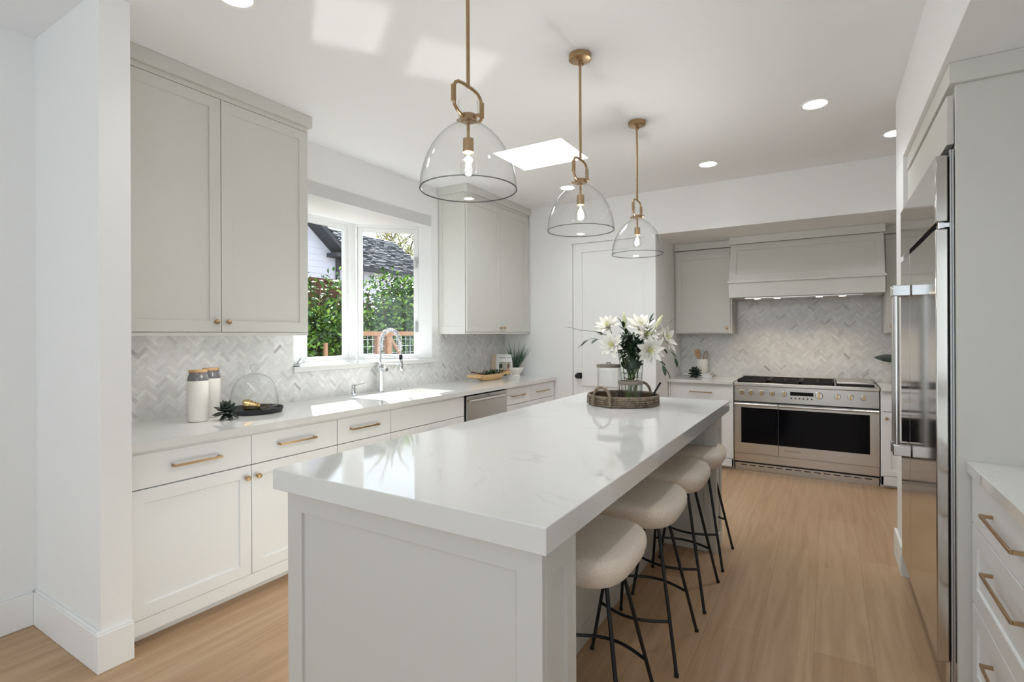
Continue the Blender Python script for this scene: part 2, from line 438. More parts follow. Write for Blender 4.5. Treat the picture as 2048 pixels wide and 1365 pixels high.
# far wall with the door, header over the range alcove, alcove walls
dx0, dx1, dz1 = 0.745, 1.53, 2.376
w = MB()
w.box(WX-0.15, dx0-0.045, WY, WY+0.15, 0, CZ); w.box(dx1+0.02, 1.66, WY, WY+0.15, 0, CZ); w.box(dx0-0.045, dx1+0.02, WY, WY+0.15, dz1+0.045, CZ)
w.box(1.51, 1.66, WY+0.15, 6.42, 0, CZ)
struct(w.build('wall_far', 'wall_paint', smooth=0))
struct(BX(1.66, 4.6, WY, 6.42, 2.39, CZ).build('wall_header', 'wall_paint', smooth=0))
struct(BX(1.66, 4.6, 6.27, 6.42, 0, 2.39).build('wall_alcove', 'wall_paint', smooth=0))
# right side: solid wall beyond the refrigerator, lowered soffit, outer wall, wall behind the camera
struct(BX(3.505, 4.3, 3.66, 4.0, 0, 2.39).build('wall_fridge_end', 'wall_paint', bevel=0.002, smooth=0))
struct(BX(3.505, 4.3, -3.3, 4.0, 2.39, CZ).build('wall_soffit', 'wall_paint', bevel=0.002, smooth=0))
w = MB()
w.box(4.3, 4.45, -3.3, -2.75, 0, CZ); w.box(4.3, 4.45, -0.45, 6.42, 0, CZ); w.box(4.3, 4.45, -2.75, -0.45, 0, 0.85); w.box(4.3, 4.45, -2.75, -0.45, 2.35, CZ)
struct(w.build('wall_right', 'wall_paint', smooth=0))
w3 = bpy.data.objects.new('window_3', None); COL.objects.link(w3); w3.location = (4.38, -1.6, 1.6); struct(w3)  # unseen window, put in to let fill light reach the left side
fr = MB()
for y in (-2.75, -1.63, -0.51): fr.box(4.33, 4.40, y, y+0.06, 0.85, 2.35)
fr.box(4.33, 4.40, -2.75, -0.45, 0.85, 0.91); fr.box(4.33, 4.40, -2.75, -0.45, 2.29, 2.35)
fr.build('frame', 'trim_paint', w3, smooth=0)
BX(4.36, 4.366, -2.75, -0.45, 0.91, 2.29).build('pane', 'pane_glass', w3, smooth=0)
w = MB()
w.box(-0.3, 0.25, -3.3, -3.15, 0, CZ); w.box(3.75, 4.45, -3.3, -3.15, 0, CZ); w.box(0.25, 3.75, -3.3, -3.15, 2.55, CZ)
struct(w.build('wall_rear', 'wall_paint', smooth=0))
d2 = bpy.data.objects.new('door_2', None); COL.objects.link(d2); d2.location = (2.0, -3.2, 0); struct(d2)
fr = MB()
for x in (0.25, 1.1, 1.97, 2.84, 3.69): fr.box(x, x+0.06, -3.26, -3.19, 0, 2.55)
fr.box(0.25, 3.75, -3.26, -3.19, 0, 0.08); fr.box(0.25, 3.75, -3.26, -3.19, 2.47, 2.55)
fr.build('frame', 'trim_paint', d2, smooth=0)
BX(0.25, 3.75, -3.23, -3.224, 0.08, 2.47).build('pane', 'pane_glass', d2, smooth=0)

# baseboards
def base_prof(mb, x0, x1, y0, y1, face):
    mb.box(x0, x1, y0, y1, 0, 0.158)
    if face == 'x': mb.box(x0, x1-0.006, y0, y1, 0.158, 0.168)
    else: mb.box(x0, x1, y0+0.006, y1, 0.158, 0.168)
b = MB(); base_prof(b, WX, WX+0.016, -3.15, 0.919, 'x')
struct(b.build('baseboard_left', 'trim_paint', bevel=0.003))
b = MB(); base_prof(b, WX+0.016, 0.565, 0.917, 0.935, 'y'); base_prof(b, 0.565, 0.583, 0.917, 1.05, 'x')
struct(b.build('baseboard_stub', 'trim_paint', bevel=0.003))
struct(BX(3.488, 3.505, 3.66, 4.016, 0, 0.165).build('baseboard_fridge_end', 'trim_paint', bevel=0.003))
struct(BX(0.53, dx0-0.045, WY-0.016, WY, 0, 0.165).build('baseboard_far', 'trim_paint', bevel=0.003))

# ------------------------------------------------------------------ shaker fronts
def frontbox(mb, ori, u0, u1, v0, v1, n0, n1, plane):
    """box on a front: u along the run, v up, n outwards from the plane"""
    if ori == '+x': mb.box(plane+n0, plane+n1, u0, u1, v0, v1)
    elif ori == '-x': mb.box(plane-n0, plane-n1, u0, u1, v0, v1)
    elif ori == '-y': mb.box(u0, u1, plane-n0, plane-n1, v0, v1)
    elif ori == '+y': mb.box(u0, u1, plane+n0, plane+n1, v0, v1)
def framed(mb, fn, u0, u1, v0, v1, su, sv, t, recess):
    """one closed skin: outer frame, stepped-down field, edges and back; fn(u,v,n)->xyz"""
    R_ = [(u0, v0), (u1, v0), (u1, v1), (u0, v1)]; I_ = [(u0+su, v0+sv), (u1-su, v0+sv), (u1-su, v1-sv), (u0+su, v1-sv)]
    vs = [fn(u, v, 0) for u, v in R_]+[fn(u, v, 0) for u, v in I_]+[fn(u, v, -recess) for u, v in I_]+[fn(u, v, -t) for u, v in R_]
    fs = []
    for k in range(4):
        n = (k+1) % 4; fs += [(k, n, 4+n, 4+k), (4+k, 4+n, 8+n, 8+k), (12+k, 12+n, n, k)]
    fs += [(8, 9, 10, 11), (15, 14, 13, 12)]
    a, b_, c_ = Vector(vs[0]), Vector(vs[1]), Vector(vs[4])
    out = Vector(fn(u0, v0, 1))-Vector(fn(u0, v0, 0))
    if (b_-a).cross(c_-a).dot(out) < 0: fs = [tuple(reversed(f)) for f in fs]
    return mb.add(vs, fs)
def shaker_mb(ori, u0, u1, v0, v1, plane, t=0.02, stile=0.062, recess=0.009, rail=None):
    """frame-and-panel front whose outer face lies in `plane`"""
    return framed(MB(), lambda u, v, n: pt(ori, u, v, n, plane), u0, u1, v0, v1, stile, rail or stile, t, recess)
def slab_mb(ori, u0, u1, v0, v1, plane, t=0.02):
    mb = MB(); frontbox(mb, ori, u0, u1, v0, v1, -t, 0, plane); return mb
def pt(ori, u, v, n, plane):
    return {'+x': (plane+n, u, v), '-x': (plane-n, u, v), '-y': (u, plane-n, v), '+y': (u, plane+n, v)}[ori]
def knob(ori, u, v, plane, parent, mat='brass', r=0.0145):
    m = MB()
    n = Vector(pt(ori, 0, 0, 1, 0)); o = Vector(pt(ori, u, v, 0, plane))
    prof = [(0.008, 0), (0.008, 0.003), (0.005, 0.006), (0.005, 0.012), (r*0.8, 0.015), (r, 0.021), (r*0.85, 0.027), (0.0005, 0.0295)]
    q = n.to_track_quat('Z', 'Y')
    m.T = lambda p: o+q @ p
    m.lathe(prof, (0, 0, 0), 16)
    return m.build('knob', mat, parent)
def pull(ori, u0, u1, v, plane, parent, mat='brass', so=0.032):
    m = MB(); h = 0.0055
    frontbox(m, ori, u0, u1, v-h, v+h, so-0.007, so, plane)
    frontbox(m, ori, u0, u0+0.010, v-h, v+h, 0, so-0.007, plane); frontbox(m, ori, u1-0.010, u1, v-h, v+h, 0, so-0.007, plane)
    return m.build('handle', mat, parent, bevel=0.0012)

# ------------------------------------------------------------------ left base cabinets (white)
FX = 0.525; CTZ = 0.912; CTB = 0.877
def left_cabinet(y0, y1, label, drawers, doors, top=None):
    t = thing('base_cabinet', (FX-0.3, (y0+y1)/2, 0.0), label, 'cabinet', 'white base cabinets under the window counter')
    m = MB(); m.box(WX+0.005, FX-0.021, y0, y1, 0.055, top or CTB-0.001)
    m.box(FX-0.021, FX-0.003, y0, y1, 0.055, 0.122); m.box(FX-0.021, FX-0.003, y0, y1, 0.858, CTB-0.001)
    m.build('carcass', 'white_lacquer', t, bevel=0.0015)
    BX(WX+0.01, FX-0.075, y0, y1, 0.0, 0.055).build('toe_kick', 'white_lacquer', t, smooth=0)
    for (a, b_, z0, z1, hy) in drawers:
        d = slab_mb('+x', a, b_, z0, z1, FX).build('drawer', 'white_lacquer', t, bevel=0.0018)
        if hy: pull('+x', hy[0], hy[1], hy[2], FX, d)
    for (a, b_, z0, z1, kn) in doors:
        d = shaker_mb('+x', a, b_, z0, z1, FX).build('door', 'white_lacquer', t, bevel=0.0018)
        if kn: knob('+x', kn[0], kn[1], FX, d)
    return t
g = 0.0018
left_cabinet(1.052, 2.180, 'two-drawer white base cabinet beside the wall stub at the left end of the window counter',
             [(1.055, 1.618-g, 0.705, 0.860, (1.225, 1.45, 0.785)), (1.618+g, 2.180-g, 0.705, 0.860, (1.772, 2.01, 0.785))],
             [(1.055, 1.618-g, 0.124, 0.700, (1.588, 0.640)), (1.618+g, 2.180-g, 0.124, 0.700, (1.649, 0.640))])
left_cabinet(2.182, 2.643, 'narrow white drawer cabinet with one brass pull, left of the sink front',
             [(2.182+g, 2.643-g, 0.705, 0.860, (2.278, 2.515, 0.787)), (2.182+g, 2.643-g, 0.42, 0.700, (2.278, 2.515, 0.60)), (2.182+g, 2.643-g, 0.124, 0.415, (2.278, 2.515, 0.32))], [])
left_cabinet(2.645, 3.500, 'white sink cabinet with a plain drawer front and no pull, under the tap',
             [(2.645+g, 3.500-g, 0.705, 0.860, None)],
             [(2.645+g, 3.072-g, 0.124, 0.700, (3.04, 0.640)), (3.072+g, 3.500-g, 0.124, 0.700, (3.104, 0.640))], top=0.64)
left_cabinet(4.165, 4.650, 'white drawer cabinet with brass pull, just right of the dishwasher',
             [(4.165+g, 4.650-g, 0.705, 0.860, (4.245, 4.495, 0.79)), (4.165+g, 4.650-g, 0.42, 0.700, None), (4.165+g, 4.650-g, 0.124, 0.415, None)], [])
left_cabinet(4.652, 5.185, 'white drawer cabinet at the far end of the window counter, against the door wall',
             [(4.652+g, 5.17-g, 0.705, 0.860, (4.756, 5.02, 0.785)), (4.652+g, 5.17-g, 0.42, 0.700, None), (4.652+g, 5.17-g, 0.124, 0.415, None)], [])
# dishwasher
dw = thing('dishwasher', (0.25, 3.83, 0.0), 'stainless steel dishwasher with a bar handle, right of the sink cabinet', 'dishwasher')
BX(WX+0.01, FX-0.02, 3.506, 4.158, 0.055, CTB-0.004).build('body', 'black_metal', dw, smooth=0)
BX(FX-0.02, FX+0.012, 3.522, 4.158, 0.10, 0.862).build('door', 'steel_side', dw, bevel=0.003)
BX(WX+0.01, FX-0.07, 3.506, 4.158, 0.0, 0.055).build('toe_kick', 'black_metal', dw, smooth=0)
m = MB(); m.rod((0.585, 3.50, 0.826), (0.585, 4.13, 0.826), 0.013, 16)
hd = m.build('handle', 'steel_handle', dw)
for y in (3.535, 4.10): MB().rod((FX+0.01, y, 0.826), (0.585, y, 0.826), 0.010, 12).build('handle_bracket', 'brass', hd)
BX(FX+0.0115, FX+0.0128, 3.815, 3.865, 0.845, 0.850).build('badge', 'label_dark', dw, smooth=0)
# countertop with sink cut-out
kx0, kx1, ky0, ky1 = 0.02, 0.44, 2.72, 3.49
m = MB()
m.box(WX, 0.55, 1.052, ky0, CTB, CTZ); m.box(WX, 0.55, ky1, 5.185, CTB, CTZ); m.box(WX, kx0, ky0, ky1, CTB, CTZ); m.box(kx1, 0.55, ky0, ky1, CTB, CTZ)
tag(m.build('countertop', 'quartz', smooth=0), 'long white quartz worktop running under the bay window', 'countertop')
m = MB()
m.box(kx0-0.012, kx0-0.002, ky0-0.012, ky1+0.012, 0.66, CTB); m.box(kx1+0.002, kx1+0.012, ky0-0.012, ky1+0.012, 0.66, CTB)
m.box(kx0-0.012, kx1+0.012, ky0-0.012, ky0-0.002, 0.66, CTB); m.box(kx0-0.012, kx1+0.012, ky1+0.002, ky1+0.012, 0.66, CTB)
m.box(kx0-0.012, kx1+0.012, ky0-0.012, ky1+0.012, 0.65, 0.66)
sk = thing('sink', (0.23, 3.1, 0.65), 'white undermount sink set in the window worktop below the tap', 'sink')
m.build('basin', 'sink_white', sk, smooth=0)
MB().lathe([(0.0005, 0), (0.045, 0), (0.045, 0.004), (0.03, 0.005), (0.0005, 0.003)], (0.2, 3.1, 0.66), 24).build('drain', 'chrome', sk)

# ------------------------------------------------------------------ wall cabinets over the window counter (greige)
def crown_x(mb, xf, y0, y1, z0, z1): mb.box(WX, xf, y0, y1, z0, z1)
UF = 0.215
u = thing('wall_cabinet', (0.04, 1.65, 1.387), 'greige two-door wall cabinet left of the bay window, nearest the camera', 'cabinet', 'greige wall cabinets beside the bay window')
m = MB(); m.box(WX+0.002, UF-0.021, 1.052, 2.208, 1.387, 2.755); m.box(UF-0.021, UF-0.002, 1.052, 2.208, 1.387, 1.4065); m.box(UF-0.021, UF-0.002, 1.052, 2.208, 2.725, 2.755)
m.build('carcass', 'greige', u, bevel=0.0015)
BX(WX+0.002, 0.235, 1.052, 2.229, 2.755, CZ-0.001).build('crown', 'greige', u, bevel=0.002)
d = shaker_mb('+x', 1.072, 1.636-g, 1.409, 2.722, UF).build('door', 'greige', u, bevel=0.0018); knob('+x', 1.602, 1.466, UF, d)
d = shaker_mb('+x', 1.636+g, 2.206, 1.409, 2.722, UF).build('door', 'greige', u, bevel=0.0018); knob('+x', 1.669, 1.466, UF, d)
UF = 0.205
u = thing('wall_cabinet', (0.04, 4.6, 1.39), 'greige two-door wall cabinet right of the bay window, against the door wall', 'cabinet', 'greige wall cabinets beside the bay window')
m = MB(); m.box(WX+0.002, UF-0.021, 3.99, 5.19, 1.392, 2.755); m.box(UF-0.021, UF-0.002, 3.99, 5.19, 1.392, 1.4105); m.box(UF-0.021, UF-0.002, 3.99, 5.19, 2.725, 2.755)
m.box(UF-0.021, UF-0.002, 5.17, 5.19, 1.392, 2.755)
m.build('carcass', 'greige', u, bevel=0.0015)
shaker_mb('-y', WX+0.003, UF-0.022, 1.392, 2.755, 3.974, t=0.016, stile=0.045, rail=0.075).build('end_panel', 'greige', u, bevel=0.0018)
BX(WX+0.002, 0.225, 3.955, 5.197, 2.755, CZ-0.001).build('crown', 'greige', u, bevel=0.002)
d = shaker_mb('+x', 3.985, 4.592-g, 1.413, 2.722, UF).build('door', 'greige', u, bevel=0.0018); knob('+x', 4.557, 1.457, UF, d)
d = shaker_mb('+x', 4.592+g, 5.168, 1.413, 2.722, UF).build('door', 'greige', u, bevel=0.0018); knob('+x', 4.627, 1.457, UF, d)

light('undercabinet_fill', 'AREA', (0.12, 1.63, 1.384), 1.6, (1.0, 0.98, 0.95), direction=(-0.2, 0, -1), shape='RECTANGLE', size=0.05, size_y=1.0)  # added lamp with no fixture, brightens the backsplash and counter below

# ------------------------------------------------------------------ herringbone backsplashes
def clip(poly, rect):
    for ax, val, sg in ((0, rect[0], 1), (0, rect[1], -1), (1, rect[2], 1), (1, rect[3], -1)):
        out = []
        for i in range(len(poly)):
            a, b_ = poly[i-1], poly[i]; da = (a[ax]-val)*sg; db = (b_[ax]-val)*sg
            if (da < 0) != (db < 0):
                t = da/(da-db); out.append((a[0]+(b_[0]-a[0])*t, a[1]+(b_[1]-a[1])*t))
            if db >= 0: out.append(b_)
        poly = out
        if len(poly) < 3: return None
    return poly
def herringbone(rects, fn, L, W, rng, gap=0.0009):
    """flat marble tiles over a grout bed; fn(u,v,n)->xyz"""
    mb = MB(); cols = []
    s = math.sqrt(0.5)
    for rect in rects:
        mb.add([fn(rect[0], rect[2], 0.0015), fn(rect[1], rect[2], 0.0015), fn(rect[1], rect[3], 0.0015), fn(rect[0], rect[3], 0.0015)], [(0, 1, 2, 3)]); cols.append(srgb(224, 223, 220))
    u0 = min(r[0] for r in rects); u1 = max(r[1] for r in rects); v0 = min(r[2] for r in rects); v1 = max(r[3] for r in rects)
    nm = int((u1-u0)/(L*2*s))+3; nk = int((v1-v0)/(W*2*s))+8
    for m_ in range(-2, nm):
        for k in range(-8, nk):
            ox = m_*L+k*W; oy = -m_*L+k*W
            for (x, y, a, b_) in ((ox, oy, L, W), (ox, oy+W, W, L)):
                q = [(x+gap, y+gap), (x+a-gap, y+gap), (x+a-gap, y+b_-gap), (x+gap, y+b_-gap)]
                q = [(u0+(p[0]-p[1])*s, v0+(p[0]+p[1])*s) for p in q]
                r_ = rng.random(); t = rng.gauss(230, 4)
                if r_ < 0.05: t = rng.gauss(212, 6)
                elif r_ < 0.06: t = rng.gauss(188, 6)
                elif r_ > 0.88: t = 240
                w_ = rng.gauss(0, 0.5)
                col = srgb(min(243, t+w_), min(243, t), min(241, t-2-w_))
                for rect in rects:
                    p = clip(q, rect)
                    if p: mb.add([fn(a_, b2, 0.003) for a_, b2 in p], [tuple(range(len(p)))]); cols.append(col)
    mb.c = cols
    return mb
rng = random.Random(3)
hb = herringbone([(1.052, oy0-0.001, CTZ, 1.387), (oy0-0.001, oy1+0.001, CTZ, 1.118), (oy1+0.001, 3.972, CTZ, 1.46), (3.972, 5.19, CTZ, 1.392)],
                 lambda a, b_, n: (WX+n, a, b_), 0.074, 0.0205, rng)
tag(hb.build('backsplash', 'marble_tile', smooth=0), 'pale grey marble herringbone backsplash behind the window counter', 'backsplash')
hb = herringbone([(1.665, 4.28, 0.90, 1.75)], lambda a, b_, n: (a, 6.27-n, b_), 0.074, 0.0205, rng)
tag(hb.build('backsplash', 'marble_tile', smooth=0), 'marble herringbone backsplash in the alcove behind the range', 'backsplash')

# ------------------------------------------------------------------ bay window
Bc = Vector((-0.665, 3.395, 0)); Be = Vector((-0.14, 3.875, 0)); Bl = Vector((-0.665, 2.825, 0)); Bw = Vector((-0.14, 2.345, 0))
w1 = bpy.data.objects.new('window_1', None); COL.objects.link(w1); w1.location = (-0.4, 3.11, 1.16); struct(w1)
outer = [(-0.14, 2.345), (-0.14, 3.875), (-0.665, 3.395), (-0.665, 2.825)]
big = [(-0.291, 2.17), (-0.291, 4.05), (-0.76, 3.44), (-0.76, 2.78)]
fxyz = lambda p, q, a: (p, q, a)
m = MB(); m.prism([(-0.14, 2.345), (-0.14, 3.875), (-0.30, 3.98), (-0.76, 3.44), (-0.76, 2.78), (-0.30, 2.24)], fxyz, 2.436, 2.54)
m.build('head', 'window_vinyl', w1, smooth=0)
m = MB(); m.prism([(-0.105, 2.335), (-0.105, 3.885), (-0.139, 3.885), (-0.665, 3.40), (-0.76, 3.44), (-0.76, 2.78), (-0.665, 2.82), (-0.139, 2.335)], fxyz, 1.122, 1.16)
m.build('sill', 'quartz', w1, bevel=0.002, smooth=0)
BX(-0.291, WX, 2.20, 4.02, 1.02, 1.1215).build('apron', 'window_vinyl', w1, smooth=0)
def win_panel(A, B, s0, s1, z0, z1, name):
    """one light of the bay: fixed frame, sash frame and pane between A and B"""
    A = Vector(A); B = Vector(B); d = (B-A); L = d.length; d.normalize(); n = Vector((-d.y, d.x, 0))
    if n.x > 0: n = -n          # n points outdoors
    def T(p): return A+d*p.x+n*p.y+Vector((0, 0, p.z))
    a, b_ = s0*L, s1*L
    f = MB(); f.T = T
    f.box(0, a-0.045, 0, 0.07, 1.16, 2.438); f.box(b_+0.045, L, 0, 0.07, 1.16, 2.438)
    f.box(a-0.045, b_+0.045, 0, 0.07, z1+0.04, 2.438); f.box(a-0.045, b_+0.045, 0, 0.07, 1.16, z0-0.022)
    f.build('frame', 'window_vinyl', w1, bevel=0.003)
    f = MB(); f.T = T
    f.box(a-0.045, a, 0.012, 0.055, z0-0.022, z1+0.04); f.box(b_, b_+0.045, 0.012, 0.055, z0-0.022, z1+0.04)
    f.box(a, b_, 0.012, 0.055, z1, z1+0.04); f.box(a, b_, 0.012, 0.055, z0-0.022, z0)
    so = f.build('sash', 'window_vinyl', w1, bevel=0.003)
    f = MB(); f.T = T; f.box(a, b_, 0.03, 0.034, z0, z1)
    f.build('pane', 'pane_glass', so, smooth=0)
    return T, a, b_, L, so
win_panel(Bl, Bc, 0.08, 0.79, 1.197, 2.370, 'front')
T, a, b_, L, so = win_panel(Bc, Be, 0.088, 0.757, 1.202, 2.370, 'side')
for z in (2.085, 1.465):
    f = MB(); f.T = T; f.box(b_+0.012, b_+0.03, -0.006, 0.012, z-0.05, z+0.05); f.rod((b_+0.022, -0.008, z-0.055), (b_+0.022, -0.008, z+0.055), 0.005, 8)
    f.build('hinge', 'aluminium', so)
f = MB(); f.T = T; f.box(0.27, 0.345, -0.03, 0.004, 1.162, 1.178); f.tube([(0.31, -0.02, 1.18), (0.30, -0.045, 1.192), (0.25, -0.05, 1.188), (0.215, -0.05, 1.181)], 0.006, 8)
f.build('crank_handle', 'aluminium', w1)
T, a, b_, L, so = win_panel(Bw, Bl, 0.20, 0.9, 1.202, 2.370, 'left')
f = MB(); f.T = T; f.box(0.06, 0.14, -0.035, 0.0, 1.162, 1.18); f.tube([(0.09, -0.02, 1.182), (0.11, -0.04, 1.215), (0.17, -0.05, 1.21), (0.215, -0.055, 1.198), (0.24, -0.06, 1.204)], 0.008, 8)
f.build('crank_handle', 'aluminium', w1)

# ------------------------------------------------------------------ door to the pantry
d1 = bpy.data.objects.new('door_1', None); COL.objects.link(d1); d1.location = (1.14, WY, 0); struct(d1)
m = MB(); m.box(dx0-0.045, dx0-0.004, WY-0.004, WY+0.15, 0, dz1+0.004); m.box(dx1+0.004, dx1+0.02, WY+0.002, WY+0.15, 0, dz1+0.004); m.box(dx0-0.045, dx1+0.02, WY-0.004, WY+0.15, dz1+0.004, dz1+0.045)
m.build('frame', 'trim_paint', d1, bevel=0.002)
m = MB(); pl = WY+0.018
for (a, b2, c_, d_) in ((dx0, dx0+0.103, 0.008, dz1), (dx1-0.103, dx1, 0.008, dz1), (dx0+0.103, dx1-0.103, 2.281, dz1), (dx0+0.103, dx1-0.103, 0.824, 1.010), (dx0+0.103, dx1-0.103, 0.008, 0.22)):
    m.box(a, b2, pl, pl+0.04, c_, d_)
m.box(dx0+0.103, dx1-0.103, pl+0.012, pl+0.03, 0.22, 0.824); m.box(dx0+0.103, dx1-0.103, pl+0.012, pl+0.03, 1.010, 2.281)
m.build('leaf', 'trim_paint', d1, bevel=0.002)
kp = BX(0.785, 0.845, pl-0.010, pl, 0.90, 0.965).build('rosette', 'black_metal', d1, bevel=0.002)
m = MB(); q = Vector((0, -1, 0)).to_track_quat('Z', 'Y'); o_ = Vector((0.815, pl-0.01, 0.932)); m.T = lambda p: o_+q @ p
m.lathe([(0.012, 0), (0.011, 0.025), (0.026, 0.035), (0.029, 0.048), (0.024, 0.06), (0.0005, 0.063)], (0, 0, 0), 20)
m.build('knob', 'black_metal', kp)

# ------------------------------------------------------------------ island
isl = thing('kitchen_island', (2.05, 2.4, 0), 'greige kitchen island base with shaker end panels and a stool recess', 'island')
m = MB(); m.box(1.54, 2.185, 1.322, 3.448, 0.0, 0.862); m.build('carcass', 'greige', isl, smooth=0)
def end_wall(y0, y1, face_y, ori):
    m = MB(); m.box(1.56, 2.51, y0+0.021, y1-0.021, 0, 0.862)
    m.build('end_wall', 'greige', isl, smooth=0)
    shaker_mb('-y', 1.538, 2.534, 0.0, 0.862, y0, t=0.021, stile=0.074, recess=0.012).build('end_panel', 'greige', isl, bevel=0.002)
    shaker_mb('+y', 1.538, 2.534, 0.0, 0.862, y1, t=0.021, stile=0.074, recess=0.012).build('end_panel', 'greige', isl, bevel=0.002)
    shaker_mb('+x', y0+0.021, y1-0.021, 0.0, 0.862, 2.534, t=0.024, stile=0.038, recess=0.010, rail=0.09).build('side_panel', 'greige', isl, bevel=0.002)
    shaker_mb('-x', y0+0.021, y1-0.021, 0.0, 0.862, 1.538, t=0.022, stile=0.038, recess=0.010, rail=0.09).build('side_panel', 'greige', isl, bevel=0.002)
end_wall(1.12, 1.322, 1.12, '-y'); end_wall(3.448, 3.655, 3.655, '+y')
for k in range(3):
    y0 = 1.322+k*(2.126/3); shaker_mb('+x', y0, y0+2.126/3-0.001, 0.0, 0.862, 2.205, t=0.02, stile=0.07, recess=0.009, rail=0.09).build('back_panel', 'greige', isl, bevel=0.002)
    shaker_mb('-x', y0+g, y0+2.126/3-g, 0.10, 0.850, 1.520, t=0.02, stile=0.06, recess=0.009).build('door', 'greige', isl, bevel=0.002)
tag(BX(1.512, 2.566, 1.081, 3.75, 0.863, 0.932).build('countertop', 'quartz', bevel=0.003, smooth=0), 'thick white quartz slab on top of the kitchen island', 'countertop')

# ------------------------------------------------------------------ counter stools
def superloop(cx, cy, ax, ay, z, n=44, e=2.9, dish=0.0):
    out = []
    for k in range(n):
        a = 2*math.pi*k/n; ca, sa = math.cos(a), math.sin(a)
        x = ax*math.copysign(abs(ca)**(2/e), ca); y = ay*math.copysign(abs(sa)**(2/e), sa)
        out.append((cx+x, cy+y, z+dish*(y/0.25)**2))
    return out
st = thing('counter_stool', (2.395, 1.72, 0), 'cream boucle stool nearest the camera under the island overhang', 'stool', 'boucle counter stools along the island')
m = MB(); loops = []
for (sc, z, ds) in ((0.0, 0.568, 0.0), (0.55, 0.568, 0.0), (0.78, 0.570, 0.003), (0.90, 0.580, 0.006), (0.965, 0.600, 0.008), (0.997, 0.622, 0.009), (1.0, 0.636, 0.009), (0.985, 0.650, 0.010), (0.95, 0.660, 0.011), (0.88, 0.667, 0.011), (0.70, 0.671, 0.010), (0.35, 0.672, 0.005), (0.0, 0.672, 0.0)):
    loops.append(superloop(0, 0, max(0.0005, 0.188*sc), max(0.0005, 0.235*sc), z, dish=ds, e=3.2))
vs = [p for l in loops for p in l]; fs = []; N = 44
for i in range(len(loops)-1):
    for k in range(N): fs.append((i*N+k, i*N+(k+1) % N, (i+1)*N+(k+1) % N, (i+1)*N+k))
m.add(vs, fs); seat = m.build('seat', 'boucle', st, local=True, smooth=180)
tops = {}
for sx_, sy_ in ((1, -1), (1, 1), (-1, -1), (-1, 1)):
    a = Vector((0.10 if sx_ > 0 else -0.09, sy_*0.072, 0.562)); b_ = Vector((0.205 if sx_ > 0 else -0.16, sy_*0.186, 0.0))
    m = MB(); m.rod(a, b_+Vector((0, 0, 0.004)), 0.0075, 10); lg = m.build('leg', 'black_metal', st, local=True)
    MB().cyl(b_, b_+Vector((0, 0, 0.012)), 0.009, 12).build('foot_cap', 'rubber', lg, local=True)
    tops[(sx_, sy_)] = a+(b_-a)*((0.562-0.195)/0.562)
for sy_ in (-1, 1):
    A = tops[(1, sy_)]; B = tops[(-1, sy_)]; pts = []
    for k in range(13):
        t = k/12; p = A.lerp(B, t); p.y += sy_*0.055*math.sin(math.pi*t); pts.append(p)
    m = MB(); m.tube(pts, 0.0065, 8); m.build('foot_rail', 'black_metal', st, local=True)
m = MB(); m.tube([(0.10, -0.072, 0.553), (0.10, 0.072, 0.553), (-0.09, 0.072, 0.553), (-0.09, -0.072, 0.553)], 0.007, 8, closed=True)
m.build('seat_frame', 'black_metal', st, local=True)
for y, lab in ((2.312, 'cream boucle stool second from the camera under the island'), (2.866, 'cream boucle stool second from the range along the island'), (3.39, 'cream boucle stool nearest the range at the far end of the island')):
    c = copy_tree(st); c.location = (2.405, y, 0); c['label'] = lab

# ------------------------------------------------------------------ pendants
pd = thing('pendant_lamp', (2.05, 2.462, 1.92), 'clear glass dome pendant with brass stem, the middle one over the island', 'pendant lamp', 'glass pendants over the island')
Z0 = 1.92
def L_(z): return z-Z0
prof = [(0.1690, 1.922), (0.1708, 1.924), (0.1695, 1.950), (0.1665, 1.975), (0.1605, 2.000), (0.1530, 2.024), (0.1430, 2.048), (0.1290, 2.074), (0.1130, 2.097), (0.0940, 2.118), (0.0730, 2.137), (0.0520, 2.151), (0.0400, 2.158), (0.0365, 2.166), (0.0358, 2.21), (0.0358, 2.238), (0.0340, 2.240)]
m = MB(); m.lathe([(r, L_(z)) for r, z in prof], (0, 0, 0), 64, cap=False); m.build('glass_shade', 'lamp_glass', pd, local=True, smooth=60)
m = MB(); m.tube([(0.1705*math.cos(2*math.pi*k/72), 0.1705*math.sin(2*math.pi*k/72), L_(1.924)) for k in range(72)], 0.0022, 6, closed=True)
m.build('shade_rim', 'glass_rim', pd, local=True)
m = MB(); m.rod((0, 0, L_(2.286)), (0, 0, L_(2.826)), 0.0068, 12); m.build('stem', 'brass_brushed', pd, local=True)
m = MB(); m.lathe([(0.0, L_(2.803)), (0.052, L_(2.803)), (0.058, L_(2.806)), (0.058, L_(2.8295))], (0, 0, 0), 40); cn = m.build('canopy', 'brass_brushed', pd, local=True)
for y in (-0.036, 0.036): MB().cyl((0, y, L_(2.792)), (0, y, L_(2.804)), 0.004, 10).build('screw', 'brass_brushed', cn, local=True)
MB().cyl((0, 0, L_(2.775)), (0, 0, L_(2.804)), 0.0085, 14).build('ferrule', 'brass_brushed', cn, local=True)
half = [(0, 2.290), (0.030, 2.290), (0.058, 2.286), (0.074, 2.275), (0.0825, 2.258), (0.084, 2.24), (0.084, 2.215), (0.078, 2.197), (0.062, 2.184), (0.040, 2.178), (0.0, 2.177)]
pts = [(0, y, L_(z)) for y, z in half]+[(0, -y, L_(z)) for y, z in reversed(half[1:-1])]
m = MB(); m.tube(pts, 0.0058, 10, closed=True); yk = m.build('yoke', 'brass_brushed', pd, local=True)
for sy_ in (-1, 1):
    MB().cyl((0, sy_*0.084, L_(2.208)), (0, sy_*0.084, L_(2.262)), 0.0090, 16).build('sleeve', 'brass_brushed', yk, local=True)
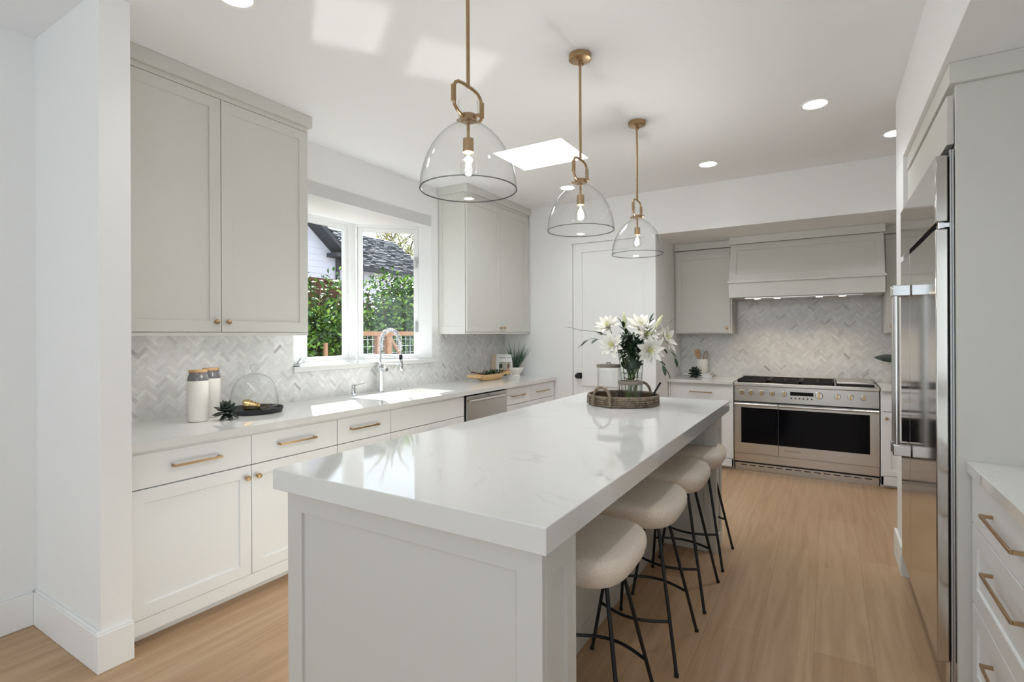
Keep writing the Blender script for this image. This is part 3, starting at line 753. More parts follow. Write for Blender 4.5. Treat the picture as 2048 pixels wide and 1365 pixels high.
m = MB(); m.lathe([(0, L_(2.168)), (0.031, L_(2.168)), (0.031, L_(2.187)), (0, L_(2.187))], (0, 0, 0), 28); m.rod((-0.046, 0, L_(2.178)), (0.046, 0, L_(2.178)), 0.004, 10)
for s_ in (-1, 1): m.cyl((s_*0.038, 0, L_(2.178)), (s_*0.047, 0, L_(2.178)), 0.0065, 14)
m.build('collar', 'brass_brushed', pd, local=True)
m = MB(); m.rod((0, 0, L_(2.168)), (0, 0, L_(2.105)), 0.0055, 10); m.lathe([(0.006, L_(2.108)), (0.019, L_(2.104)), (0.0195, L_(2.056)), (0.0, L_(2.056))], (0, 0, 0), 24); m.build('socket', 'brass_brushed', pd, local=True)
m = MB(); m.lathe([(0.012, L_(2.058)), (0.0125, L_(2.045)), (0.020, L_(2.032)), (0.028, L_(2.012)), (0.0295, L_(1.998)), (0.027, L_(1.984)), (0.018, L_(1.974)), (0.0005, L_(1.970))], (0, 0, 0), 24, cap=False)
bu = m.build('bulb', 'bulb_glass', pd, local=True)
m = MB()
for k in range(4):
    a = k*math.pi/2+0.4; m.rod((0.005*math.cos(a), 0.005*math.sin(a), L_(2.035)), (0.011*math.cos(a), 0.011*math.sin(a), L_(1.992)), 0.0014, 6)
m.rod((0, 0, L_(2.05)), (0, 0, L_(2.03)), 0.003, 6)
m.build('filament', 'filament', bu, local=True)
for y, lab in ((1.482, 'clear glass dome pendant nearest the camera over the island'), (3.442, 'clear glass dome pendant nearest the range over the island')):
    c = copy_tree(pd); dz = -0.022 if y < 2 else 0.006; c.location = (2.052 if y < 2 else 2.035, y, Z0+dz); c['label'] = lab
    for ch in c.children:
        if ch.name.startswith('canopy'): ch.location.z -= dz
for y, watt in ((1.482, 7.0), (2.462, 6.6), (3.442, 8.6)):
    light('pendant_light', 'POINT', (2.05, y, 2.01), watt, (1.0, 0.97, 0.93), shadow_soft_size=0.02)

# ------------------------------------------------------------------ recessed ceiling lights
def downlight(x, y, label, watt=19, first=[None]):
    if first[0] is None:
        t = thing('recessed_light', (x, y, CZ), label, 'ceiling light', 'recessed ceiling lights')
        MB().lathe([(0.066, -0.001), (0.085, -0.004), (0.088, -0.001), (0.088, 0.0)], (0, 0, 0), 40, cap=False).build('trim_ring', 'trim_paint', t, local=True)
        MB().lathe([(0.0005, -0.002), (0.067, -0.002)], (0, 0, 0), 40, cap=False).build('lens', 'lamp_lens', t, local=True)
        first[0] = t
    else:
        t = copy_tree(first[0]); t.location = (x, y, CZ); t['label'] = label
    light('downlight', 'SPOT', (x, y, CZ-0.02), watt, (0.93, 0.97, 1.0), direction=(0, 0, -1), spot_size=R(120), spot_blend=0.8, shadow_soft_size=0.06)
downlight(3.074, 3.773, 'large round recessed ceiling light nearest the tall refrigerator')
downlight(2.273, 4.627, 'round recessed ceiling light above the gap between island and range', 30)
downlight(3.56, 4.624, 'round recessed ceiling light half hidden by the soffit over the refrigerator', 28)
downlight(0.991, 1.265, 'round recessed ceiling light at the top edge, over the left aisle', 6)
downlight(0.956, 4.631, 'round recessed ceiling light near the door, seen past the middle pendant', 9)
light('downlight', 'SPOT', (3.074, 1.5, CZ-0.02), 19, (0.93, 0.97, 1.0), direction=(0, 0, -1), spot_size=R(120), spot_blend=0.8, shadow_soft_size=0.06)  # bare spot lamp, no fixture modelled here
light('downlight', 'SPOT', (0.98, 2.9, CZ-0.02), 19, (0.93, 0.97, 1.0), direction=(0, 0, -1), spot_size=R(120), spot_blend=0.8, shadow_soft_size=0.06)  # spot lamp alone

# ------------------------------------------------------------------ refrigerator wall
PY = 2.50
BXF = 3.545
fp = thing('refrigerator_surround', (3.9, 3.0, 0), 'greige tall cabinet with side panel, crown and bridge door around the refrigerator', 'cabinet')
BX(BXF, 4.28, PY, PY+0.022, 0, 2.312).build('side_panel', 'greige', fp, bevel=0.0015)
BX(BXF, 4.28, 3.628, 3.655, 0, 2.312).build('side_panel', 'greige', fp, bevel=0.0015)
m = MB(); m.box(3.553, 4.28, PY+0.024, 3.626, 2.095, 2.312); m.build('bridge_box', 'greige', fp, smooth=0)
slab_mb('-x', PY+0.028, 3.622, 2.10, 2.285, 3.523, t=0.022).build('door', 'greige', fp, bevel=0.0018)
m = MB(); m.box(3.524, 4.28, PY-0.02, 3.655, 2.312, 2.3895); m.build('crown', 'greige', fp, bevel=0.002)
rf = thing('refrigerator', (3.85, 3.08, 0), 'built-in stainless steel double-door refrigerator with tall bar handles', 'refrigerator')
BX(3.575, 4.27, 2.528, 3.622, 0.02, 2.085).build('body', 'black_metal', rf, smooth=0)
FD = 3.489
def fr_door(y0, y1, z0, z1, name):
    m = MB(); m.box(FD, FD+0.038, y0, y1, z0, z1)
    return m.build(name, 'steel_fridge', rf, bevel=0.004)
dn = fr_door(2.532, 3.262, 0.135, 1.785, 'door'); df = fr_door(3.268, 3.618, 0.135, 1.785, 'door'); fr_door(2.532, 3.618, 1.812, 2.065, 'top_grille')
BX(3.5275, 3.575, 2.545, 3.61, 0.135, 2.06).build('gasket', 'rubber', rf, smooth=0)
for x0, x1, mt in ((3.531, 3.536, 'aluminium'), (3.5375, 3.5430, 'aluminium')):
    BX(x0, x1, 2.524, 2.540, 0.05, 2.08).build('edge_trim', mt, rf, smooth=0)
m = MB(); m.box(3.553, 3.574, 2.534, 3.616, 0.04, 0.12); m.build('kick_plate', 'steel_side', rf, smooth=0)
m = MB(); m.box(FD+0.012, 3.574, 2.531, 2.60, 1.790, 1.806); m.cyl((FD+0.02, 2.545, 1.787), (FD+0.02, 2.545, 1.81), 0.012, 12); m.build('hinge', 'chrome', rf)
m = MB(); m.cyl((3.53, 2.56, 0.03), (3.53, 2.56, 0.135), 0.012, 12); m.build('foot', 'chrome', rf)
for y, d_ in ((3.222, dn), (3.312, df)):
    hx = FD-0.058
    m = MB(); m.rod((hx, y, 0.80), (hx, y, 1.60), 0.0125, 16); h_ = m.build('handle', 'steel_handle', d_)
    for z in (0.80, 1.60): BX(hx-0.016, FD-0.0005, y-0.016, y+0.016, z-0.028, z+0.028).build('bracket', 'steel_handle', h_, bevel=0.004)

# right base cabinet and its counter
RX = 3.585
rc = thing('base_cabinet', (3.9, 1.3, 0), 'white base cabinet with three brass-handled drawers at the right edge', 'cabinet')
m = MB(); m.box(RX+0.021, 4.28, 0.3, 2.498, 0.0, 0.872); m.build('carcass', 'white_lacquer', rc, smooth=0)
for y0, y1, hy in ((1.55, 2.493, (1.887, 2.219)), (0.6, 1.545, (0.905, 1.237))):
    for z0, z1, flat in ((0.697, 0.864, 1), (0.407, 0.692, 0), (0.10, 0.402, 0)):
        d = (slab_mb('-x', y0, y1, z0, z1, RX) if flat else shaker_mb('-x', y0, y1, z0, z1, RX, stile=0.065)).build('drawer', 'white_lacquer', rc, bevel=0.0018)
        pull('-x', hy[0], hy[1], 0.795 if flat else (0.605 if z0 > 0.3 else 0.31), RX, d, mat='brass_brushed', so=0.034)
tag(BX(3.572, 4.28, 0.28, 2.499, 0.874, 0.914).build('countertop', 'quartz', bevel=0.002, smooth=0), 'white quartz worktop in the lower right beside the refrigerator panel', 'countertop')

# ------------------------------------------------------------------ range alcove cabinets
AB = 5.65
def alcove_base(x0, x1, label, drawers, doors):
    t = thing('base_cabinet', ((x0+x1)/2, 5.95, 0), label, 'cabinet', 'white base cabinets either side of the range')
    m = MB(); m.box(x0, x1, AB+0.021, 6.26, 0.03, 0.868); m.box(x0, x1, AB+0.003, AB+0.021, 0.03, 0.11); m.box(x0, x0+0.02, AB+0.003, AB+0.021, 0.03, 0.868); m.box(x1-0.016, x1, AB+0.003, AB+0.021, 0.03, 0.868)
    m.build('carcass', 'white_lacquer', t, bevel=0.0015)
    BX(x0, x1, AB+0.06, 6.26, 0, 0.03).build('toe_kick', 'white_lacquer', t, smooth=0)
    for a, b2, z0, z1, h in drawers:
        d = slab_mb('-y', a, b2, z0, z1, AB).build('drawer', 'white_lacquer', t, bevel=0.0018)
        if h: pull('-y', h[0], h[1], h[2], AB, d)
    for a, b2, z0, z1, k in doors:
        d = shaker_mb('-y', a, b2, z0, z1, AB, stile=0.058).build('door', 'white_lacquer', t, bevel=0.0018)
        if k: knob('-y', k[0], k[1], AB, d)
alcove_base(1.665, 2.316, 'white base cabinet left of the range, with a brass drawer pull', [(1.688, 2.300, 0.692, 0.838, (1.889, 2.109, 0.778))], [(1.688, 2.300, 0.114, 0.684, (2.272, 0.635))])
alcove_base(3.541, 4.2, 'white base cabinet right of the range, half hidden by the refrigerator', [(3.558, 4.18, 0.688, 0.836, None)], [(3.558, 3.86, 0.114, 0.680, (3.583, 0.626)), (3.864, 4.18, 0.114, 0.680, None)])
tag(BX(1.664, 2.317, 5.62, 6.266, 0.870, 0.90).build('countertop', 'quartz', bevel=0.002, smooth=0), 'short quartz worktop left of the range with the books and crock', 'countertop')
tag(BX(3.54, 4.25, 5.62, 6.266, 0.870, 0.90).build('countertop', 'quartz', bevel=0.002, smooth=0), 'short quartz worktop right of the range behind the refrigerator', 'countertop')
def alcove_upper(x0, x1, label, door, kn):
    t = thing('wall_cabinet', ((x0+x1)/2, 6.1, 1.384), label, 'cabinet', 'greige wall cabinets either side of the hood')
    m = MB(); m.box(x0, x1, 5.961, 6.266, 1.384, 2.31); m.build('carcass', 'greige', t, bevel=0.0015)
    BX(x0, x1, 5.93, 6.266, 2.315, 2.388).build('crown', 'greige', t, bevel=0.002)
    d = shaker_mb('-y', door[0], door[1], 1.395, 2.262, 5.94, stile=0.058).build('door', 'greige', t, bevel=0.0018)
    knob('-y', kn, 1.450, 5.94, d)
alcove_upper(1.664, 2.265, 'greige wall cabinet with one knob, left of the range hood', (1.687, 2.248), 2.217)
alcove_upper(3.592, 4.25, 'greige wall cabinet sliver right of the range hood, behind the refrigerator', (3.605, 4.1), 3.645)

# range hood
hd = thing('range_hood', (2.927, 6.0, 1.75), 'wide greige cabinet-style range hood with sloped shaker front', 'range hood')
hx0, hx1 = 2.267, 3.590
m = MB(); m.box(hx0+0.01, hx1-0.01, 5.655, 6.266, 1.752, 1.897); m.build('apron', 'greige', hd, bevel=0.0015)
m = MB(); m.box(hx0, hx1, 5.64, 6.266, 1.8975, 1.922); m.build('ledge', 'greige', hd, bevel=0.002)
BX(hx0, hx1, 5.775, 6.266, 2.312, 2.388).build('crown', 'greige', hd, bevel=0.002)
yz = lambda n, z, a: (a, n, z)
m = MB(); m.prism([(5.665, 1.9225), (6.266, 1.9225), (6.266, 2.311), (5.812, 2.311)], yz, hx0+0.018, hx1-0.018); m.build('sloped_body', 'greige', hd, smooth=0)
def sl(z, off): return 5.665+(z-1.9225)*(0.147/0.3885)-off
m = framed(MB(), lambda u, v, n: (u, sl(v, 0.014+n), v), hx0+0.012, hx1-0.012, 1.923, 2.308, 0.064, 0.064, 0.013, 0.011)
m.build('front_frame', 'greige', hd, bevel=0.0015)
ins = BX(2.42, 3.42, 5.72, 6.15, 1.738, 1.7515).build('insert', 'steel', hd, bevel=0.002)
for x in (2.53, 2.71, 3.07, 3.26):
    MB().lathe([(0.0005, 0), (0.028, 0), (0.030, 0.002)], (x, 5.78, 1.736), 20, cap=False).build('lamp', 'hood_lamp_lens', ins)
    light('hood_lamp', 'SPOT', (x, 5.80, 1.73), 4.4, (1.0, 0.80, 0.58), direction=(0, 0.12, -1), spot_size=R(115), spot_blend=0.7, shadow_soft_size=0.025)

# ------------------------------------------------------------------ range
rg = thing('range', (2.928, 5.95, 0), 'wide stainless steel range with two black-glass ovens and brass-toned knobs', 'range')
rx0, rx1 = 2.322, 3.534
BX(rx0+0.001, rx1-0.001, 5.7125, 6.26, 0.02, 0.8575).build('body', 'black_metal', rg, smooth=0)  # coloured black so the gaps between the steel fronts look shaded
m = MB(); m.box(rx0-0.003, rx1+0.002, 5.665, 6.262, 0.858, 0.893); m.build('cooktop', 'steel', rg, bevel=0.006, seg=3)
BX(rx0, rx1, 6.225, 6.262, 0.893, 0.925).build('rear_trim', 'steel', rg, bevel=0.002)
cp = BX(rx0, rx1, 5.683, 5.712, 0.702, 0.8575).build('control_panel', 'steel', rg, bevel=0.003)
BX(2.826, 3.022, 5.6805, 5.684, 0.783, 0.818).build('display', 'black_glass', cp, smooth=0)
for k in range(6):
    x = 2.837+k*0.034; m = MB(); m.lathe([(0.0075, 0), (0.0078, 0.0015), (0.0005, 0.0015)], (0, 0, 0), 14)
    q = Vector((0, -1, 0)).to_track_quat('Z', 'Y'); m.v = [tuple(Vector((x, 5.683, 0.757))+q @ Vector(p)) for p in m.v]
    m.build('button', 'label_dark', cp)
def range_knob(x, r):
    o_ = Vector((x, 5.683, 0.795)); q = Vector((0, -1, 0)).to_track_quat('Z', 'Y')
    m = MB(); m.T = lambda p: o_+q @ p
    m.lathe([(r*1.12, 0), (r*1.12, 0.004), (r, 0.005), (r*0.95, 0.026), (r*0.86, 0.030), (0.0005, 0.030)], (0, 0, 0), 28)
    k_ = m.build('knob', 'steel_handle', rg)
    m = MB(); m.T = lambda p: o_+q @ p
    m.box(-r*0.3, r*0.3, -r*0.93, r*0.93, 0.028, 0.040); m.build('grip', 'gold', k_, bevel=0.002)
for x in (2.394, 2.482, 2.575, 2.668, 2.777, 3.215, 3.317, 3.418): range_knob(x, 0.024)
range_knob(3.066, 0.031)
def oven(x0, x1, gx0, gx1):
    m = MB(); z0, z1 = 0.177, 0.690
    m.box(x0, gx0, 5.684, 5.712, z0, z1); m.box(gx1, x1, 5.684, 5.712, z0, z1); m.box(gx0, gx1, 5.684, 5.712, z0, 0.282); m.box(gx0, gx1, 5.684, 5.712, 0.640, z1)
    d = m.build('oven_door', 'steel', rg, bevel=0.002)
    BX(gx0, gx1, 5.690, 5.708, 0.282, 0.640).build('window', 'black_glass', d, smooth=0)
    m = MB(); m.rod((x0+0.004, 5.655, 0.676), (x1-0.004, 5.655, 0.676), 0.0125, 16)
    for x in (x0+0.03, x1-0.03): m.rod((x, 5.655, 0.676), (x, 5.69, 0.676), 0.009, 10)
    m.build('handle', 'steel_handle', d)
    return d
oven(rx0, 2.720, 2.386, 2.7195); d = oven(2.725, rx1, 2.7255, 3.463)
cu = bpy.data.curves.new('logo', 'FONT'); cu.body = 'MONOGRAM'; cu.size = 0.021; cu.extrude = 0.0004; cu.align_x = 'CENTER'; cu.space_character = 1.25
to = text_mesh(cu, 'logo', 'label_dark', d)
to.location = Vector((2.845, 5.6834, 0.231))-wloc(d); to.rotation_euler = (R(90), 0, 0)
BX(rx0, rx1, 5.692, 5.712, 0.092, 0.174).build('drawer_front', 'steel', rg, bevel=0.002)
BX(rx0+0.005, rx1-0.003, 5.706, 5.735, 0.0, 0.074).build('kick_plate', 'steel', rg, bevel=0.002)
m = MB()
for k in range(14): m.box(rx0+0.06+k*0.08, rx0+0.115+k*0.08, 5.704, 5.707, 0.052, 0.060)
m.build('vent_slots', 'black_metal', rg, smooth=0)
BX(rx0+0.004, rx1-0.002, 5.714, 5.72, 0.0, 0.091).build('kick_gap', 'black_metal', rg, smooth=0)  # black sheet that darkens the gap behind the kick plate
for k in range(3):
    x0 = 2.352+k*0.281; x1 = x0+0.277; m = MB(); z = 0.912
    for (a, b2, c_, d_) in ((x0, x0+0.014, 5.70, 6.20), (x1-0.014, x1, 5.70, 6.20), (x0, x1, 5.70, 5.714), (x0, x1, 6.186, 6.20), (x0, x1, 5.943, 5.957)): m.box(a, b2, c_, d_, 0.893, z+0.008)
    for yc in (5.825, 6.075):
        xc = (x0+x1)/2
        for a in range(4):
            dx_, dy_ = math.cos(a*math.pi/2), math.sin(a*math.pi/2)
            m.box(xc+dx_*0.035-abs(dy_)*0.006, xc+dx_*0.132+abs(dy_)*0.006, yc+dy_*0.035-abs(dx_)*0.006, yc+dy_*0.118+abs(dx_)*0.006, z-0.006, z+0.01)
    gr = m.build('grate', 'black_iron', rg, bevel=0.002)
    m = MB()
    for yc in (5.825, 6.075): m.lathe([(0.045, 0.893), (0.042, 0.903), (0.03, 0.905), (0.028, 0.910), (0.0005, 0.911)], ((x0+x1)/2, yc, 0), 20)
    m.build('burner', 'black_metal', rg)
gd = BX(3.205, 3.50, 5.70, 6.20, 0.893, 0.912).build('griddle', 'black_iron', rg, bevel=0.002)
BX(3.208, 3.497, 5.712, 6.20, 0.9125, 0.930).build('griddle_cover', 'steel', gd, bevel=0.004)

# ------------------------------------------------------------------ tap and soap pump
FY = 3.118; fx = -0.061
ft = thing('faucet', (fx, FY, CTZ), 'chrome spring-neck kitchen tap standing at the window side of the sink', 'tap')
m = MB(); m.lathe([(0.030, 0), (0.030, 0.006), (0.0245, 0.010), (0.0245, 0.165), (0.026, 0.168), (0.026, 0.205), (0.0245, 0.208), (0.0245, 0.238), (0.014, 0.245), (0.0005, 0.245)], (fx, FY, CTZ), 28)
m.build('body', 'chrome', ft)
m = MB(); m.rod((fx, FY, 1.100), (fx+0.085, FY-0.012, 1.100), 0.0155, 18); lv = m.build('valve', 'chrome', ft)
m = MB(); m.tube([(fx+0.078, FY-0.012, 1.108), (fx+0.080, FY-0.03, 1.135), (fx+0.081, FY-0.035, 1.160)], 0.0045, 10); m.build('lever', 'chrome', lv)
path = [(fx, FY, 1.150), (fx, FY, 1.20), (fx+0.001, FY, 1.255)]
x0, x1 = fx+0.002, 0.168
for k in range(1, 16):
    a = math.pi*(1-k/16); path.append(((x0+x1)/2+(x1-x0)/2*math.cos(a), FY, 1.285+0.145*math.sin(a)**0.85))
path += [(0.169, FY, 1.255), (0.170, FY, 1.215)]
MB().tube(path, 0.0085, 10).build('hose', 'steel_handle', ft)
# coil spring round the upper hose
def along(pts, s):
    L = [0]
    for i in range(1, len(pts)): L.append(L[-1]+(Vector(pts[i])-Vector(pts[i-1])).length)
    d = s*L[-1]
    for i in range(1, len(pts)):
        if d <= L[i] or i == len(pts)-1:
            t = (d-L[i-1])/(L[i]-L[i-1]); return Vector(pts[i-1]).lerp(Vector(pts[i]), t), (Vector(pts[i])-Vector(pts[i-1])).normalized()
turns = 34; hp = []
for k in range(turns*10+1):
    p, t = along(path[2:-1], k/(turns*10)); n = Vector((0, 1, 0)); b_ = t.cross(n); a = 2*math.pi*k/10
    hp.append(p+(n*math.cos(a)+b_*math.sin(a))*0.0165)
MB().tube(hp, 0.0026, 6).build('spring', 'chrome', ft)
m = MB(); m.lathe([(0.0135, 0.075), (0.0135, 0.128), (0.0005, 0.128)], (0.170, FY, 1.097), 20); sp = m.build('grip', 'black_metal', ft)
m = MB(); m.lathe([(0.0175, 0.0), (0.0205, 0.004), (0.019, 0.05), (0.0155, 0.085), (0.014, 0.09)], (0.170, FY, 1.097), 24); m.build('spray_head', 'chrome', ft)
m = MB(); m.rod((fx, FY, 1.146), (0.168, FY, 1.146), 0.0055, 10); m.tube([(0.170+0.021*math.cos(2*math.pi*k/20), FY+0.021*math.sin(2*math.pi*k/20), 1.146) for k in range(20)], 0.0045, 8, closed=True)
m.build('support_arm', 'chrome', ft)
sd = thing('soap_dispenser', (-0.038, 2.809, CTZ), 'small chrome soap pump left of the tap on the window worktop', 'soap pump')
m = MB(); m.lathe([(0.024, 0), (0.024, 0.004), (0.0165, 0.007), (0.0165, 0.068), (0.015, 0.07), (0.0005, 0.07)], (-0.038, 2.809, CTZ), 24); m.build('body', 'chrome', sd)
m = MB(); m.lathe([(0.0175, 0.0715), (0.0175, 0.086), (0.014, 0.089), (0.0005, 0.089)], (-0.038, 2.809, CTZ), 24); m.tube([(-0.038, 2.809, 0.99), (0.01, 2.83, 1.003), (0.05, 2.845, 1.014)], [0.006, 0.005, 0.0035], 10); m.build('pump_spout', 'chrome', sd)
tag(MB().lathe([(0.022, 0), (0.022, 0.004), (0.018, 0.006), (0.0005, 0.006)], (-0.06, 3.335, CTZ+0.0005), 24).build('air_switch', 'chrome'), 'small round chrome button in the worktop right of the tap', 'button')

# ------------------------------------------------------------------ things on the window worktop
def canister(x, y, label, first=[None]):
    if first[0] is None:
        t = thing('canister', (x, y, CTZ), label, 'canister', 'white canisters with wooden lids')
        m = MB(); m.lathe([(0.047, 0.001), (0.0525, 0.006), (0.0525, 0.226), (0.0505, 0.2275)], (0, 0, 0), 48, cap=True); m.build('body', 'ceramic_white', t, local=True, smooth=50)
        m = MB(); m.lathe([(0.0520, 0.227), (0.0522, 0.234), (0.049, 0.249), (0.0445, 0.262), (0.0445, 0.271), (0.0005, 0.271)], (0, 0, 0), 48, cap=False); m.build('shoulder', 'ceramic_grey', t, local=True, smooth=50)
        m = MB(); m.lathe([(0.0445, 0.2715), (0.0455, 0.273), (0.0455, 0.284), (0.0440, 0.286), (0.0005, 0.286)], (0, 0, 0), 48); m.build('lid', 'wood_light', t, local=True, smooth=50)
        first[0] = t
    else:
        t = copy_tree(first[0]); t.location = (x, y, CTZ); t['label'] = label
canister(0.140, 1.545, 'white canister in front, nearest the camera, with a pale wooden lid')
canister(0.035, 1.672, 'white canister behind the other, closer to the backsplash, partly hidden')
tx, ty = 0.095, 1.905
ct = tag(MB().lathe([(0.0005, 0.0), (0.150, 0.0), (0.158, 0.004), (0.166, 0.030), (0.161, 0.031), (0.152, 0.014), (0.0005, 0.013)], (tx, ty, CTZ), 72, cap=False).build('cake_tray', 'black_stone'), 'round black tray under the glass dome on the window worktop', 'tray')
cl = thing('cake_dome', (tx, ty, CTZ+0.0135), 'clear glass cake dome with a knob standing on the black tray', 'glass dome')
m = MB(); m.lathe([(0.1385, 0.0135), (0.1395, 0.016), (0.1375, 0.06), (0.134, 0.10), (0.124, 0.145), (0.108, 0.182), (0.086, 0.211), (0.058, 0.230), (0.030, 0.239), (0.0005, 0.242)], (tx, ty, CTZ), 64, cap=False)
m.build('dome', 'lamp_glass', cl, smooth=70)
m = MB(); m.lathe([(0.010, 0.241), (0.0085, 0.25), (0.012, 0.258), (0.022, 0.268), (0.025, 0.280), (0.021, 0.292), (0.012, 0.299), (0.0005, 0.301)], (tx, ty, CTZ), 32, cap=False); m.build('knob', 'vase_glass', cl, smooth=70)
def cup(r, h, k, lab):
    """a gold measuring cup lying on its side, nested in the next"""
    t = thing('measuring_cup', (tx-0.02, ty-0.02, CTZ+0.014), lab, 'measuring cup', 'gold measuring cups under the glass dome')
    o_ = Vector((tx-0.005, ty-0.070+k*0.022, CTZ+0.0145+r)); q = Vector((0.35, 0.93, 0.0)).to_track_quat('Z', 'X')
    m = MB(); m.T = lambda p: o_+q @ p
    m.lathe([(0.0005, 0), (r*0.86, 0), (r*0.92, 0.003), (r, h), (r-0.0015, h), (r*0.9, 0.004), (0.0005, 0.002)], (0, 0, 0), 28, cap=False); m.build('bowl', 'gold', t)
    w_ = Vector((-0.93, 0.35, 0.0)); e_ = o_+Vector((0.35, 0.93, 0.0)).normalized()*(h-0.003)
    MB().tube([e_+w_*r, e_+w_*(r+0.02), e_+w_*(r+0.045)-Vector((0, 0, 0.008))], 0.0022, 6).build('handle', 'gold', t)
for k, (r, lab) in enumerate(((0.036, 'largest gold measuring cup on its side under the glass dome'), (0.031, 'second largest gold measuring cup, nested under the glass dome'), (0.026, 'second smallest gold measuring cup, nested under the glass dome'), (0.021, 'smallest gold measuring cup at the open end under the glass dome'))): cup(r, 0.034, k, lab)
def fork(x, y, z, ang, lab, tilt=0.2):
    t = thing('fork', (x, y, z), lab, 'fork', 'gold forks under the glass dome')
    q = Matrix.Rotation(ang, 3, 'Z') @ Matrix.Rotation(-tilt, 3, 'Y'); o_ = Vector((x, y, z)); T = lambda p: o_+q @ p
    m = MB(); m.T = T; m.tube([(-0.13, 0, 0.003), (-0.05, 0, 0.004), (0.0, 0, 0.004)], [0.004, 0.0028, 0.0035], 8); m.build('handle', 'gold', t)
    m = MB(); m.T = T; m.box(0.0, 0.018, -0.010, 0.010, 0.003, 0.0055)
    for k in range(4): m.tube([(0.017, -0.0085+k*0.0057, 0.0042), (0.045, -0.0092+k*0.0061, 0.009), (0.055, -0.0092+k*0.0061, 0.0135)], 0.0014, 6)
    m.build('tines', 'gold', t)
fork(tx-0.005, ty+0.045, CTZ+0.019, R(25), 'gold fork lying on top at the window end under the glass dome', 0.24)
fork(tx+0.030, ty+0.030, CTZ+0.0150, R(12), 'gold fork lying lower with tines towards the room under the dome', 0.12)

def rosette(name, loc, radius, n, label, rnd, axis, mat='leaf_black'):
    """a succulent head: pointed leaves all round an axis that tips towards the room"""
    t = thing(name, loc, label, 'succulent', None)
    axis = Vector(axis).normalized(); u = axis.orthogonal().normalized(); v = axis.cross(u)
    c_ = Vector(loc)+Vector((0, 0, radius*0.68))
    MB().ball(tuple(c_), radius*0.2, 12, 8).build('core', mat, t)
    m = MB()
    for k in range(n):
        f = (k+0.5)/n; ga = k*2.399963; e = math.radians(108-92*f)+rnd.uniform(-.06, .06); r = radius*(1.0-0.42*f*f)*rnd.uniform(.92, 1.05)
        d = (u*math.cos(ga)+v*math.sin(ga))*math.sin(e)+axis*math.cos(e)
        b = c_+d*radius*0.10; q = d.to_track_quat('Z', 'Y')
        m.T = lambda p, b=b, q=q: b+q @ p
        L = r*0.92; W = radius*0.205
        m.lathe([(0.0005, 0), (W*0.5, L*0.1), (W, L*0.55), (W*0.85, L*0.75), (W*0.3, L*0.94), (0.0003, L)], (0, 0, 0), 7, sx=1.0, sy=0.5, cap=False)
    m.T = None
    m.v = [(x, y, max(z, loc[2]+0.0015)) for x, y, z in m.v]
    m.build('leaves', mat, t, smooth=60)
    return t
rn = random.Random(5)
rosette('succulent', (0.235, 1.650, CTZ), 0.072, 25, 'dark green succulent head lying beside the canisters on the window worktop', rn, (0.75, -0.45, 0.45))

# far end: dough bowl with greens, cookbook, potted aloe
bw = thing('dough_bowl', (0.12, 4.50, CTZ), 'long pale wooden dough bowl with two grip ends on the window worktop', 'bowl')
m = MB(); n = 36; rings = []
sect = []
for (zz, sc, inner) in ((0.002, 0.55, 0), (0.008, 0.62, 0), (0.035, 0.86, 0), (0.062, 1.0, 0), (0.066, 0.985, 0), (0.060, 0.93, 1), (0.030, 0.74, 1), (0.014, 0.5, 1)):
    ring = []
    for k in range(n):
        a = 2*math.pi*k/n; ca, sa = math.cos(a), math.sin(a)
        y = 0.265*sc*math.copysign(abs(sa)**0.8, sa); x = 0.085*sc*math.copysign(abs(ca)**0.75, ca)
        ring.append((0.12+x, 4.50+y, CTZ+zz))
    rings.append(ring)
vs = [p for r_ in rings for p in r_]; fs = [tuple(range(n-1, -1, -1))]
for i in range(len(rings)-1):
    for k in range(n): fs.append((i*n+k, i*n+(k+1) % n, (i+1)*n+(k+1) % n, (i+1)*n+k))
fs.append(tuple((len(rings)-1)*n+k for k in range(n)))
m.add(vs, fs); m.build('hollow', 'wood_pale', bw, smooth=60)
for s_ in (-1, 1):
    m = MB(); yb = 4.50+s_*0.235; ye = 4.50+s_*0.365
    m.hexa([(0.075, yb, CTZ+0.034), (0.165, yb, CTZ+0.034), (0.155, ye, CTZ+0.047), (0.085, ye, CTZ+0.047), (0.075, yb, CTZ+0.066), (0.165, yb, CTZ+0.066), (0.155, ye, CTZ+0.072), (0.085, ye, CTZ+0.072)])
    m.build('grip', 'wood_pale', bw, bevel=0.006, seg=3)
gr = thing('greenery', (0.12, 4.53, CTZ+0.03), 'low dark green plant sprigs piled in the wooden dough bowl', 'greenery')
m = MB(); rn = random.Random(9)
for k in range(260):
    y = rn.gauss(4.55, 0.09); x = rn.gauss(0.12, 0.028); y = min(4.74, max(4.36, y)); x = min(0.18, max(0.065, x))
    d = Vector((rn.gauss(0, .6), rn.gauss(0, .8), rn.uniform(.25, 1))); m.leaf((x, y, CTZ+0.05+rn.uniform(0, 0.03)), d, (0, 0, 1), rn.uniform(.025, .05), .009, .2, 3)
m.build('sprigs', 'leaf_dark', gr, smooth=60)
BX(0.06, 0.18, 4.36, 4.74, CTZ+0.028, CTZ+0.048).build('moss', 'leaf_dark', gr, bevel=0.015)
tg = thing('wooden_spoon', (0.1, 4.33, CTZ+0.06), 'dark wooden spoon handle poking over the near end of the dough bowl', 'spoon')
m = MB(); m.tube([(0.10, 4.19, CTZ+0.098), (0.105, 4.30, CTZ+0.082), (0.11, 4.42, CTZ+0.062)], [0.008, 0.006, 0.006], 10); m.build('handle', 'wood_dark', tg)
m = MB(); m.ball((0.112, 4.44, CTZ+0.058), 0.018, 14, 8, 0.5); m.build('bowl', 'wood_dark', tg)

